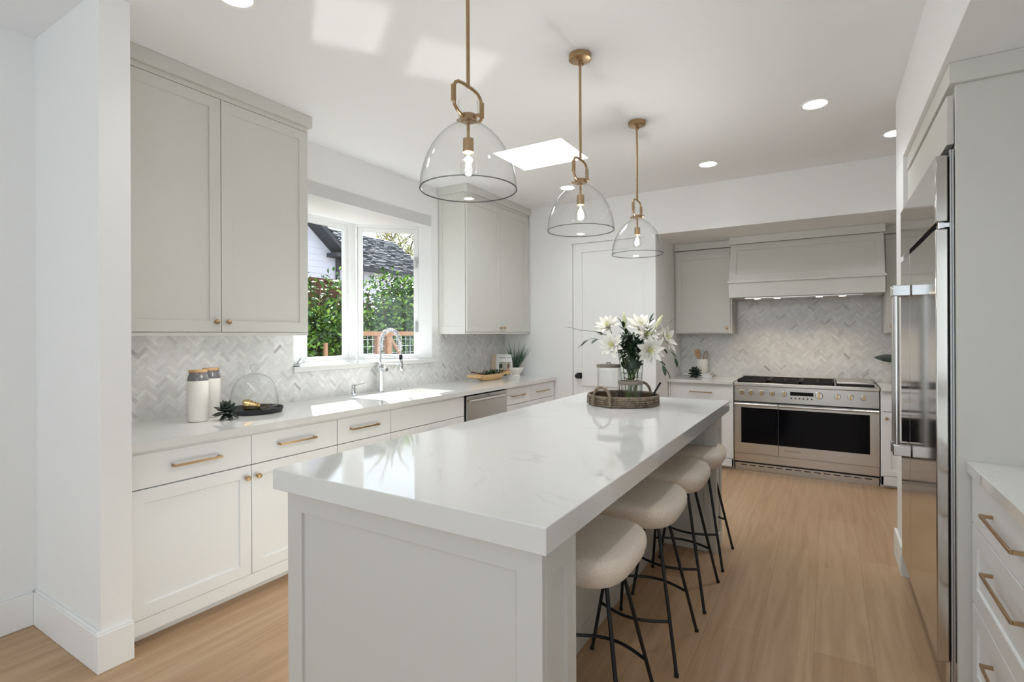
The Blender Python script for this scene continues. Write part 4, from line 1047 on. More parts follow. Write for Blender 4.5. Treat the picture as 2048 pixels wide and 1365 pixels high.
# cookbook leaning against the wall, cover towards the camera
bk = thing('cookbook', (0.03, 4.85, CTZ), 'white cookbook with a photo cover standing beside the aloe pot', 'book')
th = R(10)
bo = Vector((-0.115, 4.885, CTZ+0.001)); ux = Vector((math.cos(th), math.sin(th), 0)).normalized(); un = Vector((math.sin(th), -math.cos(th), 0)); tilt = 0.10
def bkT(p):      # x along cover, y outwards (towards the camera), z up, leaning back
    z = p.z; return bo+ux*p.x+un*(p.y-z*tilt)+Vector((0, 0, z))
def bkbox(name, x0, x1, y0, y1, z0, z1, mat, par, bev=0.0):
    m = MB(); m.T = bkT; m.box(x0, x1, y0, y1, z0, z1); return m.build(name, mat, par, bevel=bev, smooth=0)
bkbox('pages', 0.004, 0.245, 0.004, 0.026, 0.003, 0.247, 'paper_beige', bk)
cv = bkbox('front_cover', 0.0, 0.25, 0.0262, 0.029, 0.0, 0.25, 'paper_white', bk)
bkbox('back_cover', 0.0, 0.25, 0.001, 0.0038, 0.0, 0.25, 'paper_white', bk)
bkbox('spine', 0.0, 0.058, 0.0291, 0.0297, 0.0, 0.25, 'paper_beige', bk)
ph = bkbox('photo', 0.095, 0.235, 0.0291, 0.0294, 0.015, 0.165, 'photo_grey', cv)
bkbox('photo_table', 0.095, 0.19, 0.0295, 0.0297, 0.03, 0.075, 'photo_brown', cv)
bkbox('photo_plant', 0.098, 0.135, 0.0295, 0.0297, 0.095, 0.14, 'leaf_dark', cv)
bkbox('photo_figure', 0.192, 0.224, 0.0295, 0.0297, 0.03, 0.10, 'photo_skin', cv)
bkbox('photo_hair', 0.198, 0.219, 0.0298, 0.0299, 0.095, 0.145, 'wood_dark', cv)
cu = bpy.data.curves.new('title', 'FONT'); cu.body = 'Magnolia Table'; cu.size = 0.024; cu.extrude = 0.0002
to = text_mesh(cu, 'title', 'ink', cv)
to.matrix_local = Matrix.Translation(bkT(Vector((0.088, 0.0292, 0.205)))-wloc(cv)) @ Matrix((ux, Vector((0, 0, 1))-un*tilt, un)).transposed().to_4x4()

pl_ = thing('potted_aloe', (0.135, 4.985, CTZ), 'tall spiky aloe in a cream footed pot at the worktop end', 'potted plant')
MB().lathe([(0.0005, 0), (0.058, 0), (0.060, 0.006), (0.045, 0.022), (0.050, 0.034), (0.078, 0.062), (0.090, 0.090), (0.092, 0.106), (0.086, 0.106), (0.080, 0.09), (0.0005, 0.088)], (0.135, 4.985, CTZ), 40, cap=False).build('pot', 'ceramic_white', pl_, smooth=50)
MB().lathe([(0.0005, 0.094), (0.078, 0.092)], (0.135, 4.985, CTZ), 24, cap=False).build('soil', 'soil', pl_)
m = MB(); rn = random.Random(4)
for k in range(30):
    a = k*2.4; s_ = rn.uniform(0.15, 0.62) if k > 5 else rn.uniform(0.5, 0.75); L = rn.uniform(0.22, 0.34)*(1.05 if s_ < 0.5 else 0.9)
    d = Vector((math.cos(a)*s_, math.sin(a)*s_, 1)).normalized(); b = Vector((0.135+math.cos(a)*0.03*s_, 4.985+math.sin(a)*0.03*s_, CTZ+0.09))
    pts = []; rr = []
    for i in range(7):
        t = i/6; pts.append(b+d*L*t+Vector((0, 0, -0.02*s_*t*t))); rr.append(max(0.0006, 0.0075*(1-t**1.6)))
    m.tube(pts, rr, 6)
m.v = [(max(x, WX+0.008), min(y, WY-0.01), z) for x, y, z in m.v]
m.build('leaves', 'aloe_leaf', pl_, smooth=60)

# ------------------------------------------------------------------ things on the alcove worktop
def flatbook(x0, x1, y0, y1, z0, z1, label):
    t = thing('book', ((x0+x1)/2, (y0+y1)/2, z0), label, 'book', 'books stacked under the crock')
    BX(x0+0.003, x1, y0+0.003, y1-0.003, z0+0.003, z1-0.003).build('pages', 'paper_beige', t, smooth=0)
    m = MB(); m.box(x0, x1+0.003, y0, y1, z1-0.003, z1); m.box(x0, x1+0.003, y0, y1, z0, z0+0.003); m.box(x0, x1+0.003, y0, y0+0.003, z0+0.003, z1-0.003); m.build('cover', 'paper_white', t, bevel=0.0008)
    m = MB(); m.cyl((x1-0.02, y0-0.0004, (z0+z1)/2), (x1-0.02, y0+0.001, (z0+z1)/2), 0.004, 12); m.build('spine_mark', 'ink_black', t)
    return t
flatbook(1.815, 2.045, 5.99, 6.22, 0.9005, 0.924, 'lower white book of the flat pair under the crock left of the range')
flatbook(1.745, 2.02, 6.0, 6.22, 0.9245, 0.940, 'upper white book of the flat pair, directly beneath the crock')
cr = thing('utensil_crock', (1.925, 6.12, 0.9405), 'plain white cylindrical crock of utensils on the books left of the range', 'crock')
MB().lathe([(0.0005, 0), (0.056, 0), (0.060, 0.004), (0.060, 0.158), (0.058, 0.160), (0.054, 0.158), (0.053, 0.01), (0.0005, 0.01)], (1.925, 6.12, 0.9405), 40, cap=False).build('body', 'ceramic_white', cr, smooth=50)
sp = thing('spatula', (1.90, 6.12, 0.955), 'flat pale wooden spatula standing in the white crock', 'spatula')
m = MB(); m.tube([(1.915, 6.12, 0.952), (1.888, 6.125, 1.10)], 0.006, 8); m.build('handle', 'wood_light', sp)
m = MB(); m.T = lambda p: Vector((1.888, 6.125, 1.095))+Matrix.Rotation(R(-12), 3, 'Y') @ p
m.prism([(-0.012, 0), (0.012, 0), (0.028, 0.04), (0.029, 0.10), (0.020, 0.115), (-0.022, 0.108), (-0.029, 0.09), (-0.026, 0.04)], lambda a, b, c_: (a, c_, b), -0.004, 0.004); m.build('blade', 'wood_light', sp, bevel=0.002)
wk = thing('whisk', (1.955, 6.12, 0.955), 'dark wire whisk standing wires up in the white crock', 'whisk')
m = MB(); m.tube([(1.94, 6.12, 0.952), (1.955, 6.118, 1.08)], 0.007, 8); m.build('handle', 'wood_dark', wk)
for k in range(6):
    a = math.pi*k/6; m = MB(); pts = []
    for i in range(15):
        t = i/14*2*math.pi; r = 0.027*math.sin(t); z = 1.08+0.055*(1-math.cos(t)); pts.append((1.956+0.12*(z-1.08)+r*math.cos(a), 6.118+r*math.sin(a), z))
    m.tube(pts, 0.0014, 5); m.build('wire', 'brass_brushed', wk)
rosette('succulent', (1.885, 5.925, 0.9005), 0.080, 30, 'dark green spiky succulent in front of the white crock left of the range', random.Random(8), (0.25, -0.8, 0.5))
lf = thing('potted_plant', (3.78, 6.02, 0.90), 'leafy plant in a pot right of the range, one dark leaf showing past the refrigerator', 'potted plant')
MB().lathe([(0.0005, 0), (0.06, 0), (0.08, 0.14), (0.075, 0.14), (0.0005, 0.13)], (3.80, 6.02, 0.9005), 28, cap=False).build('pot', 'ceramic_white', lf)
m = MB(); rn = random.Random(2)
for k in range(9):
    a = math.pi if k == 0 else -1.3+k*0.3; d = Vector((math.cos(a), 0.35*math.sin(a), 0.55 if k else 0.16)); b = Vector((3.80, 6.02, 1.04)); e = b+Vector((d.x*0.06, d.y*0.06, 0.09))
    m.tube([b, (b+e)/2+Vector((0, 0, .02)), e], 0.003, 6); m.leaf(e, d, (0.1, -0.85, 0.5), 0.225, 0.085, 0.12, 8)
m.build('leaves', 'leaf_black', lf, smooth=60)

# ------------------------------------------------------------------ tray, jars, vase and lilies on the island
IZ = 0.932; tcx, tcy = 1.995, 3.255
tr = thing('basket_tray', (tcx, tcy, IZ), 'round grey-brown rattan tray with two loop handles on the island', 'tray')
MB().lathe([(0.0005, 0.001), (0.214, 0.001), (0.214, 0.011), (0.0005, 0.011)], (tcx, tcy, IZ), 64).build('base', 'wicker', tr, smooth=50)
m = MB()
for i in range(4):
    z = IZ+0.009+i*0.0132; m.tube([(tcx+0.222*math.cos(2*math.pi*k/64), tcy+0.222*math.sin(2*math.pi*k/64), z) for k in range(64)], 0.0058, 8, closed=True)
for k in range(20):
    a = 2*math.pi*k/20+0.1; m.tube([(tcx+0.2295*math.cos(a), tcy+0.2295*math.sin(a), IZ+0.004), (tcx+0.2305*math.cos(a), tcy+0.2305*math.sin(a), IZ+0.03), (tcx+0.2295*math.cos(a), tcy+0.2295*math.sin(a), IZ+0.055)], 0.0028, 6)
m.build('wall', 'wicker', tr)
MB().lathe([(0.2165, 0.003), (0.2165, 0.056)], (tcx, tcy, IZ), 64, cap=False).build('gap_shade', 'wood_dark', tr)  # added dark sheet, puts shade into the gaps between the coils
m = MB(); m.tube([(tcx+0.221*math.cos(2*math.pi*k/72), tcy+0.221*math.sin(2*math.pi*k/72), IZ+0.0585) for k in range(72)], 0.0095, 10, closed=True); m.build('rim', 'wicker', tr)
for s_ in (-1, 1):
    d = Vector((0.25*s_, 0.97*s_, 0)); p = Vector((d.y, -d.x, 0))*s_; c_ = Vector((tcx, tcy, IZ))+d*0.234; pts = []
    pts.append(c_-p*0.062+Vector((0, 0, 0.008)))
    for k in range(13):
        a = math.pi*k/12; pts.append(c_-p*0.062*math.cos(a)+Vector((0, 0, 0.058+0.066*math.sin(a))))
    pts.append(c_+p*0.062+Vector((0, 0, 0.008)))
    MB().tube(pts, 0.0092, 10).build('handle', 'wicker', tr)
TZ = IZ+0.0115
jr = thing('glass_jar', (1.885, 3.285, TZ), 'tall clear glass jar with flat grey wooden lid, left of the vase on the tray', 'jar')
MB().lathe([(0.0005, 0.0), (0.070, 0.0), (0.073, 0.004), (0.073, 0.222)], (1.885, 3.285, TZ), 48, cap=False).build('glass', 'vase_glass', jr, smooth=50)
m = MB(); m.lathe([(0.0005, 0.222), (0.079, 0.222), (0.080, 0.226), (0.080, 0.238), (0.078, 0.241), (0.0005, 0.241)], (1.885, 3.285, TZ), 48); ld = m.build('lid', 'wood_grey', jr, smooth=50)
m = MB(); m.tube([(1.885-0.012, 3.285, TZ+0.241), (1.885-0.012, 3.285, TZ+0.252), (1.885+0.012, 3.28, TZ+0.254), (1.885+0.016, 3.28, TZ+0.241)], 0.003, 8); m.build('loop', 'twig', ld)
sj = thing('glass_jar', (2.072, 3.178, TZ), 'short clear glass jar with grey wooden lid in front of the vase', 'jar')
MB().lathe([(0.0005, 0.0), (0.066, 0.0), (0.072, 0.006), (0.0735, 0.126)], (2.072, 3.178, TZ), 48, cap=False).build('glass', 'vase_glass', sj, smooth=50)
MB().lathe([(0.0745, 0.126), (0.0780, 0.128), (0.0780, 0.146), (0.0760, 0.148), (0.0660, 0.148), (0.0660, 0.126)], (2.072, 3.178, TZ), 48, cap=False).build('lid_band', 'wood_grey', sj, smooth=50)
bd = tag(MB().lathe([(0.0005, 0), (0.036, 0), (0.038, 0.003), (0.038, 0.008), (0.0005, 0.009)], (1.905, 3.150, TZ), 32).build('coaster', 'wood_pale'), 'small pale wooden disc lying at the near left of the tray', 'coaster')
ut = thing('utensil', (2.15, 3.36, TZ), 'short dark-handled utensil leaning on the right rim of the rattan tray', 'utensil')
m = MB(); m.tube([(2.155, 3.362, TZ+0.022), (2.172, 3.378, TZ+0.07), (2.200, 3.400, TZ+0.125)], [0.006, 0.0065, 0.007], 10); m.build('handle', 'black_metal', ut)
m = MB(); m.tube([(2.118, 3.330, TZ+0.008), (2.155, 3.362, TZ+0.022)], [0.009, 0.006], 10); m.build('tip', 'wood_light', ut)
VX, VY = 2.018, 3.355
vs_ = thing('vase', (VX, VY, TZ), 'tall tapered clear glass vase of white lilies on the tray', 'vase')
MB().lathe([(0.0005, 0.0), (0.060, 0.0), (0.064, 0.004), (0.066, 0.08), (0.076, 0.22), (0.084, 0.304)], (VX, VY, TZ), 56, cap=False).build('glass', 'vase_glass', vs_, smooth=50)
m = MB(); m.tube([(VX+0.084*math.cos(2*math.pi*k/56), VY+0.084*math.sin(2*math.pi*k/56), TZ+0.304) for k in range(56)], 0.0018, 6, closed=True); m.build('lip', 'vase_glass', vs_)
MB().lathe([(0.0005, 0.012), (0.0615, 0.012), (0.0638, 0.08), (0.071, 0.185), (0.0005, 0.185)], (VX, VY, TZ), 48, cap=False).build('water', 'water', vs_, smooth=50)
cr_ = Vector((0.854, 0.521, 0)); cf_ = Vector((-0.521, 0.854, 0)); cz_ = Vector((0, 0, 1))
def camdir(a, b, c_): return (cr_*a+cf_*b+cz_*c_).normalized()
rn = random.Random(21)
def stem_to(p, parent, k, r=0.0028):
    a = k*1.9; e = Vector((VX+0.035*math.cos(a+3), VY+0.035*math.sin(a+3), TZ+0.016)); mth = Vector((VX+0.045*math.cos(a)*0.6, VY+0.045*math.sin(a)*0.6, TZ+0.295))
    dirp = Vector((p[0]-VX, p[1]-VY, 0))
    mth = Vector((VX, VY, TZ+0.295))+(dirp.normalized()*min(0.06, dirp.length*0.5) if dirp.length > 1e-4 else Vector())
    pts = [e, e.lerp(mth, 0.5), mth, (mth+Vector(p))/2+Vector((0, 0, 0.012)), Vector(p)]
    return MB().tube(pts, r, 7).build('stem', 'stem_green', parent)
def lily(k, c_, axis, size, label, double=True):
    c_ = Vector(c_); axis = Vector(axis).normalized()
    t = thing('lily', tuple(c_), label, 'flower', 'white lilies in the vase')
    u = axis.orthogonal().normalized(); v = axis.cross(u); m = MB()
    layers = [(6, 0.95, 1.0, 0.0), (6, 0.72, 0.92, 0.5)]+([(6, 0.5, 0.72, 0.25), (5, 0.3, 0.55, 0.1)] if double else [])
    for n, spread, ls, ph_ in layers:
        for j in range(n):
            a = 2*math.pi*(j+ph_)/n+rn.uniform(-.1, .1)
            out = u*math.cos(a)+v*math.sin(a); d = (axis*math.cos(spread)+out*math.sin(spread))
            L = size*ls*rn.uniform(.92, 1.06); up = (axis*math.sin(spread)*1.0-out*math.cos(spread)*1.0)
            m.leaf(c_+out*0.003, d, up, L, L*0.40, 0.22+rn.uniform(-.05, .1), 6, 0.28)
    m.build('petals', 'petal', t, smooth=70)
    m = MB()
    for j in range(6):
        a = 2*math.pi*j/6; d = axis+(u*math.cos(a)+v*math.sin(a))*0.28; m.tube([c_, c_+d*size*0.45], 0.0012, 5); m.ball(c_+d*size*0.46, 0.0032, 8, 5)
    m.ball(c_+axis*0.006, 0.011, 10, 6); m.build('stamens', 'petal_heart', t)
    m = MB(); m.tube([c_-axis*0.03, c_-axis*0.012, c_+axis*0.004], [0.003, 0.006, 0.010], 8); m.build('calyx', 'stem_green', t)
    stem_to(c_-axis*0.03, t, k)
    return t
lily(0, (1.890, 3.284, 1.430), camdir(-.45, -.55, .65), 0.100, 'white lily at the upper left of the bouquet')
lily(1, (2.051, 3.441, 1.425), camdir(.0, -.7, .7), 0.115, 'white lily at the top centre of the bouquet')
lily(2, (1.942, 3.215, 1.318), camdir(-.5, -.8, .1), 0.100, 'white lily at the lower left of the bouquet, above the tall jar')
lily(3, (2.162, 3.262, 1.285), camdir(.15, -.95, -.05), 0.108, 'white lily at the lower right of the bouquet facing the camera')
lily(4, (2.218, 3.380, 1.350), camdir(.7, -.5, .35), 0.120, 'white single lily opening to the right of the bouquet', double=False)
lily(5, (2.100, 3.405, 1.375), camdir(.2, -.75, .5), 0.098, 'white lily in the middle right of the bouquet, below the top one')
def bud(k, a, b_, label):
    a = Vector(a); b_ = Vector(b_); t = thing('lily_bud', tuple(a), label, 'flower bud', 'closed lily buds')
    pts = []; rr = []
    for i in range(9):
        s_ = i/8; pts.append(a.lerp(b_, s_)); rr.append(max(0.0006, 0.0145*math.sin(math.pi*(0.12+0.86*s_))**0.75))
    MB().tube(pts, rr, 12).build('petals', 'bud', t, smooth=70)
    stem_to(a, t, k)
bud(6, (1.990, 3.310, 1.430), (1.985, 3.306, 1.534), 'tall closed white lily bud standing at the top of the bouquet')
bud(7, (2.172, 3.398, 1.432), (2.209, 3.420, 1.512), 'greenish closed lily bud at the upper right of the bouquet')
def spray(k, pts, leaves, L, W, label, mat='leaf_dark', two=True):
    t = thing('greenery_spray', tuple(pts[0]), label, 'greenery', 'green sprays in the vase')
    P_ = [Vector(p) for p in pts]
    MB().tube(P_, [0.0022]+[0.0015]*(len(P_)-1), 6).build('twig', 'stem_green', t)
    m = MB()
    for i in range(leaves):
        s_ = (i+0.6)/leaves; p, d = along([tuple(q_) for q_ in P_], min(0.999, s_)); sd = d.cross(Vector((0, 0, 1))); sd = sd.normalized() if sd.length > 1e-3 else Vector((1, 0, 0))
        sg = 1 if i % 2 else -1
        dd = d*0.8+sd*sg*0.7+Vector((0, 0, rn.uniform(-.3, .3))); m.leaf(p, dd, (0, 0, 1), L*rn.uniform(.8, 1.1), W, .25, 5)
    m.leaf(P_[-1]-d*0.002, d, (0, 0, 1), L, W, .2, 5)
    m.build('leaves', mat, t, smooth=70)
    stem_to(P_[0], t, k, 0.0024)
spray(8, [(1.93, 3.29, 1.36), (1.83, 3.22, 1.405), (1.735, 3.165, 1.415), (1.665, 3.13, 1.435)], 8, 0.036, 0.008, 'thin twig of tiny leaves reaching far left of the bouquet', 'leaf_black')
spray(9, [(2.12, 3.42, 1.38), (2.20, 3.46, 1.43), (2.255, 3.49, 1.48)], 7, 0.034, 0.011, 'short leafy sprig poking out at the upper right', 'leaf_black')
spray(10, [(2.08, 3.30, 1.26), (2.17, 3.31, 1.25), (2.22, 3.32, 1.21), (2.25, 3.32, 1.17)], 4, 0.085, 0.026, 'drooping broad-leaved sprig at the lower right of the vase')
spray(11, [(1.97, 3.30, 1.27), (1.91, 3.24, 1.36), (1.86, 3.20, 1.39)], 5, 0.08, 0.030, 'broad dark leaves at the left of the bouquet')
spray(15, [(1.96, 3.30, 1.27), (1.88, 3.24, 1.35), (1.80, 3.19, 1.36), (1.765, 3.17, 1.335)], 4, 0.075, 0.030, 'pair of broad dark leaves drooping at the far left of the bouquet')
spray(12, [(2.02, 3.33, 1.27), (2.01, 3.31, 1.36), (1.985, 3.29, 1.44)], 7, 0.075, 0.022, 'upright green sprig in the middle of the bouquet')
spray(13, [(2.05, 3.36, 1.27), (2.11, 3.37, 1.37), (2.13, 3.40, 1.47)], 6, 0.07, 0.024, 'upright green sprig right of centre behind the lilies')
spray(14, [(2.08, 3.34, 1.27), (2.20, 3.38, 1.31), (2.27, 3.41, 1.27), (2.30, 3.42, 1.21)], 5, 0.075, 0.020, 'sprig of narrow leaves arching out to the right')
fl = thing('greenery', (VX, VY, TZ+0.05), 'dense dark leaves filling the mouth of the lily vase', 'greenery', 'green sprays in the vase')
m = MB()
for k in range(330):
    a = rn.uniform(0, 6.28); r_ = rn.uniform(0, 0.105); z = rn.uniform(0.30, 0.43); d = Vector((math.cos(a)*rn.uniform(.3, 1), math.sin(a)*rn.uniform(.3, 1), rn.uniform(-.35, .8)))
    m.leaf((VX+r_*math.cos(a), VY+r_*math.sin(a), TZ+z), d, (0, 0, 1), rn.uniform(.04, .085), rn.uniform(.014, .03), .2, 4)
m.build('leaves', 'leaf_dark', fl, smooth=70)
m = MB()
for k in range(110):
    a = rn.uniform(0, 6.28); r_ = rn.uniform(0, 0.045); z = rn.uniform(0.12, 0.25); d = Vector((math.cos(a)*.6, math.sin(a)*.6, rn.uniform(.3, 1)))
    m.leaf((VX+r_*math.cos(a), VY+r_*math.sin(a), TZ+z), d, (0, 0, 1), rn.uniform(.025, .04), .012, .2, 4)
m.build('lower_leaves', 'leaf_mid', fl, smooth=70)
m = MB()
for k in range(16):
    a = k*2.4; r_ = 0.03+0.02*(k % 3)/2; z = 0.205+0.012*(k % 6); d = Vector((-math.sin(a)*.7, math.cos(a)*.7, rn.uniform(-.2, .9)))
    m.leaf((VX+r_*math.cos(a), VY+r_*math.sin(a), TZ+z), d, (math.cos(a), math.sin(a), 0.2), 0.075, 0.042, .25, 6)
m.build('broad_leaves', 'leaf_dark', fl, smooth=70)

# ------------------------------------------------------------------ outdoors
struct(BX(-40, -0.30, -10, 45, -0.35, -0.25).build('ground', 'soil', smooth=0))
GC = [srgb(48, 82, 26), srgb(72, 114, 34), srgb(102, 142, 46), srgb(30, 58, 24), srgb(128, 160, 64), srgb(54, 88, 36)]
def shrub(x, y, h, w_, n, label, seed):
    t = thing('hedge_shrub', (x, y, -0.25), label, 'shrub', 'leafy shrubs along the fence outside')
    rd = random.Random(seed); m = MB(); cols = []
    lobes = [(rd.uniform(-.28, .28), rd.uniform(-w_*0.42, w_*0.42), rd.uniform(0.3, 1.0), rd.uniform(.22, .36)) for _ in range(16)]
    for k in range(n):
        lb = lobes[k % 16]; d = Vector((rd.gauss(0, 1), rd.gauss(0, 1), rd.gauss(0, 1))).normalized(); rr = lb[3]*rd.uniform(.55, 1.05)
        zc = -0.25+0.15+lb[2]*(h-0.45)
        p = Vector((x+lb[0]+d.x*rr, y+lb[1]+d.y*rr, max(-0.1, zc+d.z*rr*1.25)))
        dd = (d+Vector((rd.gauss(0, .6), rd.gauss(0, .6), rd.gauss(0, .5)))).normalized()
        k0 = len(m.f); m.leaf(p, dd, d+Vector((0, 0, .6)), rd.uniform(.06, .105), rd.uniform(.034, .056), .15, 2, .2)
        c_ = rd.choice(GC); cols += [c_]*(len(m.f)-k0)
    m.c = cols; m.build('foliage', 'foliage', t, smooth=0)
    m = MB()
    for k in range(3): m.tube([(x+rd.uniform(-.1, .1), y+rd.uniform(-.2, .2), -0.25), (x+rd.uniform(-.1, .1), y+rd.uniform(-.25, .25), h*0.4), (x+rd.uniform(-.15, .15), y+rd.uniform(-.3, .3), h*0.8)], [0.025, 0.018, 0.008], 6)
    m.build('stem', 'bark', t)
for i, (y, h, w_, lab) in enumerate(((4.55, 2.55, 1.0, 'leafy green shrub at the left end of the hedge, hidden by the cabinet edge'), (5.35, 2.60, 1.0, 'leafy green shrub filling the left pane of the bay window'), (6.15, 2.62, 0.95, 'leafy green shrub seen either side of the window mullion'), (6.85, 2.85, 0.8, 'tall leafy shrub in the middle of the right pane, above the wooden gate'), (7.5, 2.82, 0.8, 'leafy green shrub at the right edge of the right pane'), (8.2, 2.5, 0.9, 'leafy green shrub at the far right end of the hedge'))):
    shrub(-3.65, y, h, w_, 4200, lab, 30+i)
fe = thing('fence', (-4.35, 6.5, -0.25), 'dark red-brown board fence behind the shrubs outside', 'fence')
m = MB(); rd = random.Random(1); y = 2.0
while y < 12.5:
    m.box(-4.36+rd.uniform(0, .01), -4.335, y, y+0.138, -0.2, (2.33 if y < 6.3 else 2.0)+rd.uniform(-.01, .01)); y += 0.142
m.build('board_panel', 'fence_wood', fe, smooth=0)
BX(-4.40, -4.30, 2.0, 6.32, 2.33, 2.37).build('cap_rail', 'fence_wood', fe, smooth=0)
for y in (2.0, 4.2, 6.3, 8.5, 10.7): BX(-4.46, -4.365, y, y+0.1, -0.25, 2.3).build('post', 'fence_wood', fe, smooth=0)
gt = thing('garden_gate', (-2.6, 5.8, -0.25), 'cedar rail gate with square wire mesh outside the bay window', 'gate')
GX = -2.6
BX(GX-0.045, GX+0.045, 5.02, 7.4, 1.372, 1.44).build('top_rail', 'cedar', gt, bevel=0.004)
BX(GX-0.04, GX+0.04, 5.02, 7.4, -0.12, -0.05).build('bottom_rail', 'cedar', gt, bevel=0.004)
for y0, y1 in ((4.95, 5.02), (5.50, 5.57), (5.70, 5.80), (7.4, 7.48)): BX(GX-0.04, GX+0.04, y0, y1, -0.25, 1.372).build('post', 'cedar', gt, bevel=0.004)
m = MB(); m.hexa([(GX-0.02, 5.80, 1.30), (GX+0.02, 5.80, 1.30), (GX+0.02, 6.62, 0.28), (GX-0.02, 6.62, 0.28), (GX-0.02, 5.80, 1.37), (GX+0.02, 5.80, 1.37), (GX+0.02, 6.62, 0.40), (GX-0.02, 6.62, 0.40)]); m.build('brace', 'cedar', gt, smooth=0)
m = MB()
for k in range(24): m.rod((GX+0.005, 5.04+k*0.1, -0.05), (GX+0.005, 5.04+k*0.1, 1.372), 0.0032, 5)
for k in range(14): m.rod((GX-0.002, 5.02, -0.02+k*0.103), (GX-0.002, 7.4, -0.02+k*0.103), 0.0032, 5)
m.build('wire_mesh', 'wire', gt)
tag(BX(-2.64, -2.60, 4.60, 4.64, -0.25, 1.28).build('stake', 'cedar', smooth=0), 'thin cedar stake in front of the left shrub outside', 'stake')

# neighbouring house
ho = thing('house', (-11, 12, -0.25), 'white neighbouring house with dark shingle roof beyond the fence', 'house')
rd = random.Random(12)
def slope_roof(name, P00, P10, P01, P11, nu, nv, clipf=None):
    """shingled slope between four corners (eave left/right, ridge left/right)"""
    P00, P10, P01, P11 = map(Vector, (P00, P10, P01, P11)); m = MB(); cols = []
    nrm = (P10-P00).cross(P01-P00).normalized()
    if nrm.z < 0: nrm = -nrm
    for j in range(nv):
        for i in range(nu):
            u0, u1 = (i+0.5*(j % 2)-0.5)/nu, (i+1+0.5*(j % 2)-0.5)/nu; u0 = max(0, u0); u1 = min(1, u1-0.02/nu)
            if u1 <= u0: continue
            v0, v1 = j/nv, (j+1.15)/nv
            f = lambda u, v: P00*(1-u)*(1-v)+P10*u*(1-v)+P01*(1-u)*v+P11*u*v
            h = 0.03+rd.uniform(0, .02)
            m.add([f(u0, v0)+nrm*h, f(u1, v0)+nrm*h, f(u1, min(1, v1))+nrm*0.004, f(u0, min(1, v1))+nrm*0.004, f(u0, v0), f(u1, v0)], [(0, 1, 2, 3), (4, 5, 1, 0)])
            t = rd.choice((30, 36, 42, 50)); c_ = srgb(t, t+2, t+10); t = rd.choice((70, 120, 165, 190)); cols += [c_, srgb(t, t+3, t+8)]
    m.c = cols
    return m.build(name, 'shingle', ho, smooth=0)
BX(-12.4, -9.9, 8.0, 14.4, -0.25, 3.55).build('wall', 'siding', ho, smooth=0)
slope_roof('roof', (-9.5, 5.0, 3.58), (-9.5, 15.0, 3.58), (-11.2, 6.0, 4.99), (-11.2, 14.75, 4.99), 46, 19)
MB().hexa([(-9.5, 5.0, 3.50), (-9.5, 15.0, 3.50), (-11.2, 14.75, 4.91), (-11.2, 6.0, 4.91), (-9.5, 5.0, 3.575), (-9.5, 15.0, 3.575), (-11.2, 14.75, 4.985), (-11.2, 6.0, 4.985)]).build('roof_deck', 'house_trim', ho, smooth=0)
BX(-9.62, -9.46, 7.0, 15.2, 3.44, 3.57).build('gutter', 'house_trim', ho, smooth=0)
for y0, y1, z0, z1 in ((11.45, 11.93, 2.4, 3.42), (10.58, 10.80, 2.2, 3.38)):
    f = BX(-9.9, -9.84, y0, y1, z0, z1).build('window', 'house_trim', ho, smooth=0); BX(-9.84, -9.835, y0+0.06, y1-0.06, z0+0.06, z1-0.06).build('pane', 'dark_window', f, smooth=0)
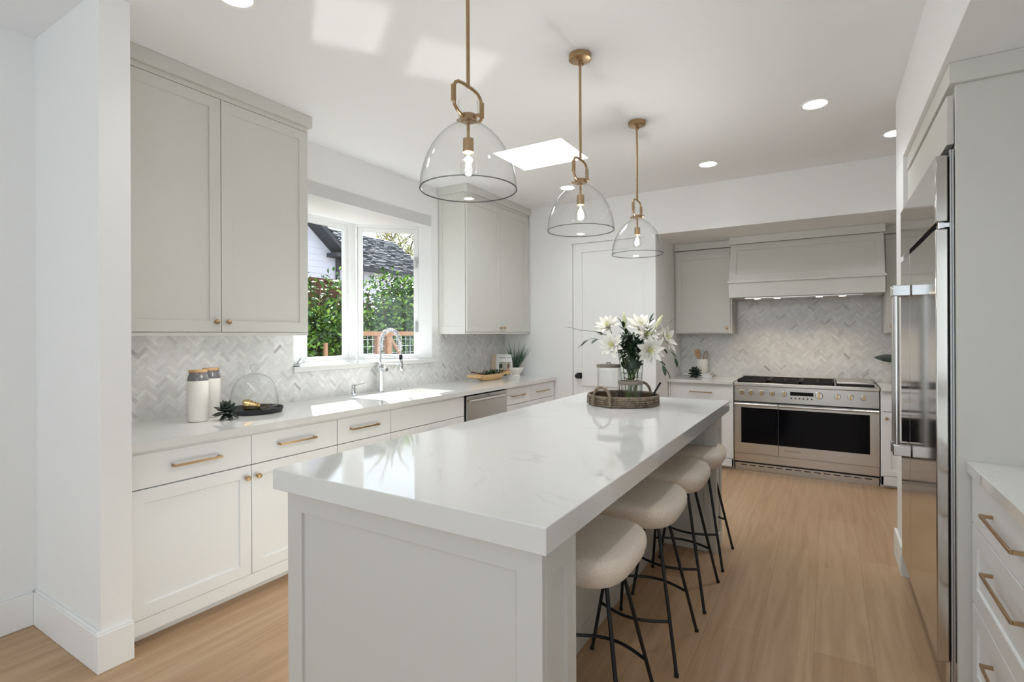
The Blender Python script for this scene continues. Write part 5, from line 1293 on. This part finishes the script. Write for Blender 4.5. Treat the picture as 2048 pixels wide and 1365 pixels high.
# gabled wing nearer the fence
fz = lambda y, z, a: (a, y, z)
m = MB(); m.prism([(2.8, -0.25), (9.28, -0.25), (9.28, 3.45), (6.04, 6.05), (2.8, 3.45)], fz, -14, -8.0); m.build('wing_wall', 'siding', ho, smooth=0)
m = MB()
for k in range(24): m.box(-8.0, -7.988, 2.8, 9.28, 0.1+k*0.16, 0.108+k*0.16)
m.build('siding_laps', 'siding', ho, smooth=0)
m = MB(); m.prism([(9.62, 3.17), (9.62, 3.30), (6.04, 6.20), (2.4, 3.30), (2.4, 3.17), (6.04, 6.06)], fz, -14, -7.55); m.build('wing_roof', 'house_trim', ho, smooth=0)
slope_roof('wing_shingles', (-7.55, 9.62, 3.30), (-14, 9.62, 3.30), (-7.55, 6.04, 6.20), (-14, 6.04, 6.20), 40, 22)
BX(-8.0, -7.6, 8.98, 9.45, 3.42, 3.52).build('eave_return', 'house_trim', ho, smooth=0)
m = MB(); m.rod((-7.95, 9.30, -0.25), (-7.95, 9.30, 3.40), 0.05, 10); m.build('downspout', 'house_trim', ho)
def tree(x, y, h, r, n, label, seed, dens=1.0):
    t = thing('garden_tree', (x, y, -0.25), label, 'tree')
    rd = random.Random(seed); m = MB(); m.tube([(x, y, -0.25), (x+.1, y, h*0.5), (x, y+.1, h*0.8)], [0.22, 0.15, 0.06], 8); br = []
    for k in range(22):
        a = rd.uniform(0, 6.28); z = h*rd.uniform(.45, .8); e = Vector((x+r*math.cos(a)*rd.uniform(.5, 1), y+r*math.sin(a)*rd.uniform(.5, 1), z+h*rd.uniform(.08, .3)))
        s_ = Vector((x, y, z)); mid = (s_+e)/2+Vector((0, 0, rd.uniform(-.1, .4))); m.tube([s_, mid, e], [0.06, 0.04, 0.015], 6); br.append((mid, e))
    m.build('trunk', 'bark', t)
    m = MB(); cols = []
    for k in range(n):
        a, e = rd.choice(br); p = a.lerp(e, rd.uniform(.3, 1.1))+Vector((rd.gauss(0, .3), rd.gauss(0, .3), rd.gauss(0, .3))); d = Vector((rd.gauss(0, 1), rd.gauss(0, 1), rd.gauss(0, 1)))
        k0 = len(m.f); m.leaf(p, d, (0, 0, 1), rd.uniform(.12, .24), .08, .2, 2); c_ = rd.choice([srgb(150, 152, 88), srgb(176, 172, 108), srgb(112, 126, 70)]); cols += [c_]*(len(m.f)-k0)
    m.c = cols; m.build('crown', 'foliage', t, smooth=0)
tree(-16.5, 21.0, 6.9, 1.5, 2600, 'pale yellow-green tree past the right end of the neighbouring roof', 3)
tree(-22, 25.6, 10.0, 2.4, 120, 'nearly bare tree with thin branches above the neighbouring ridge', 6)
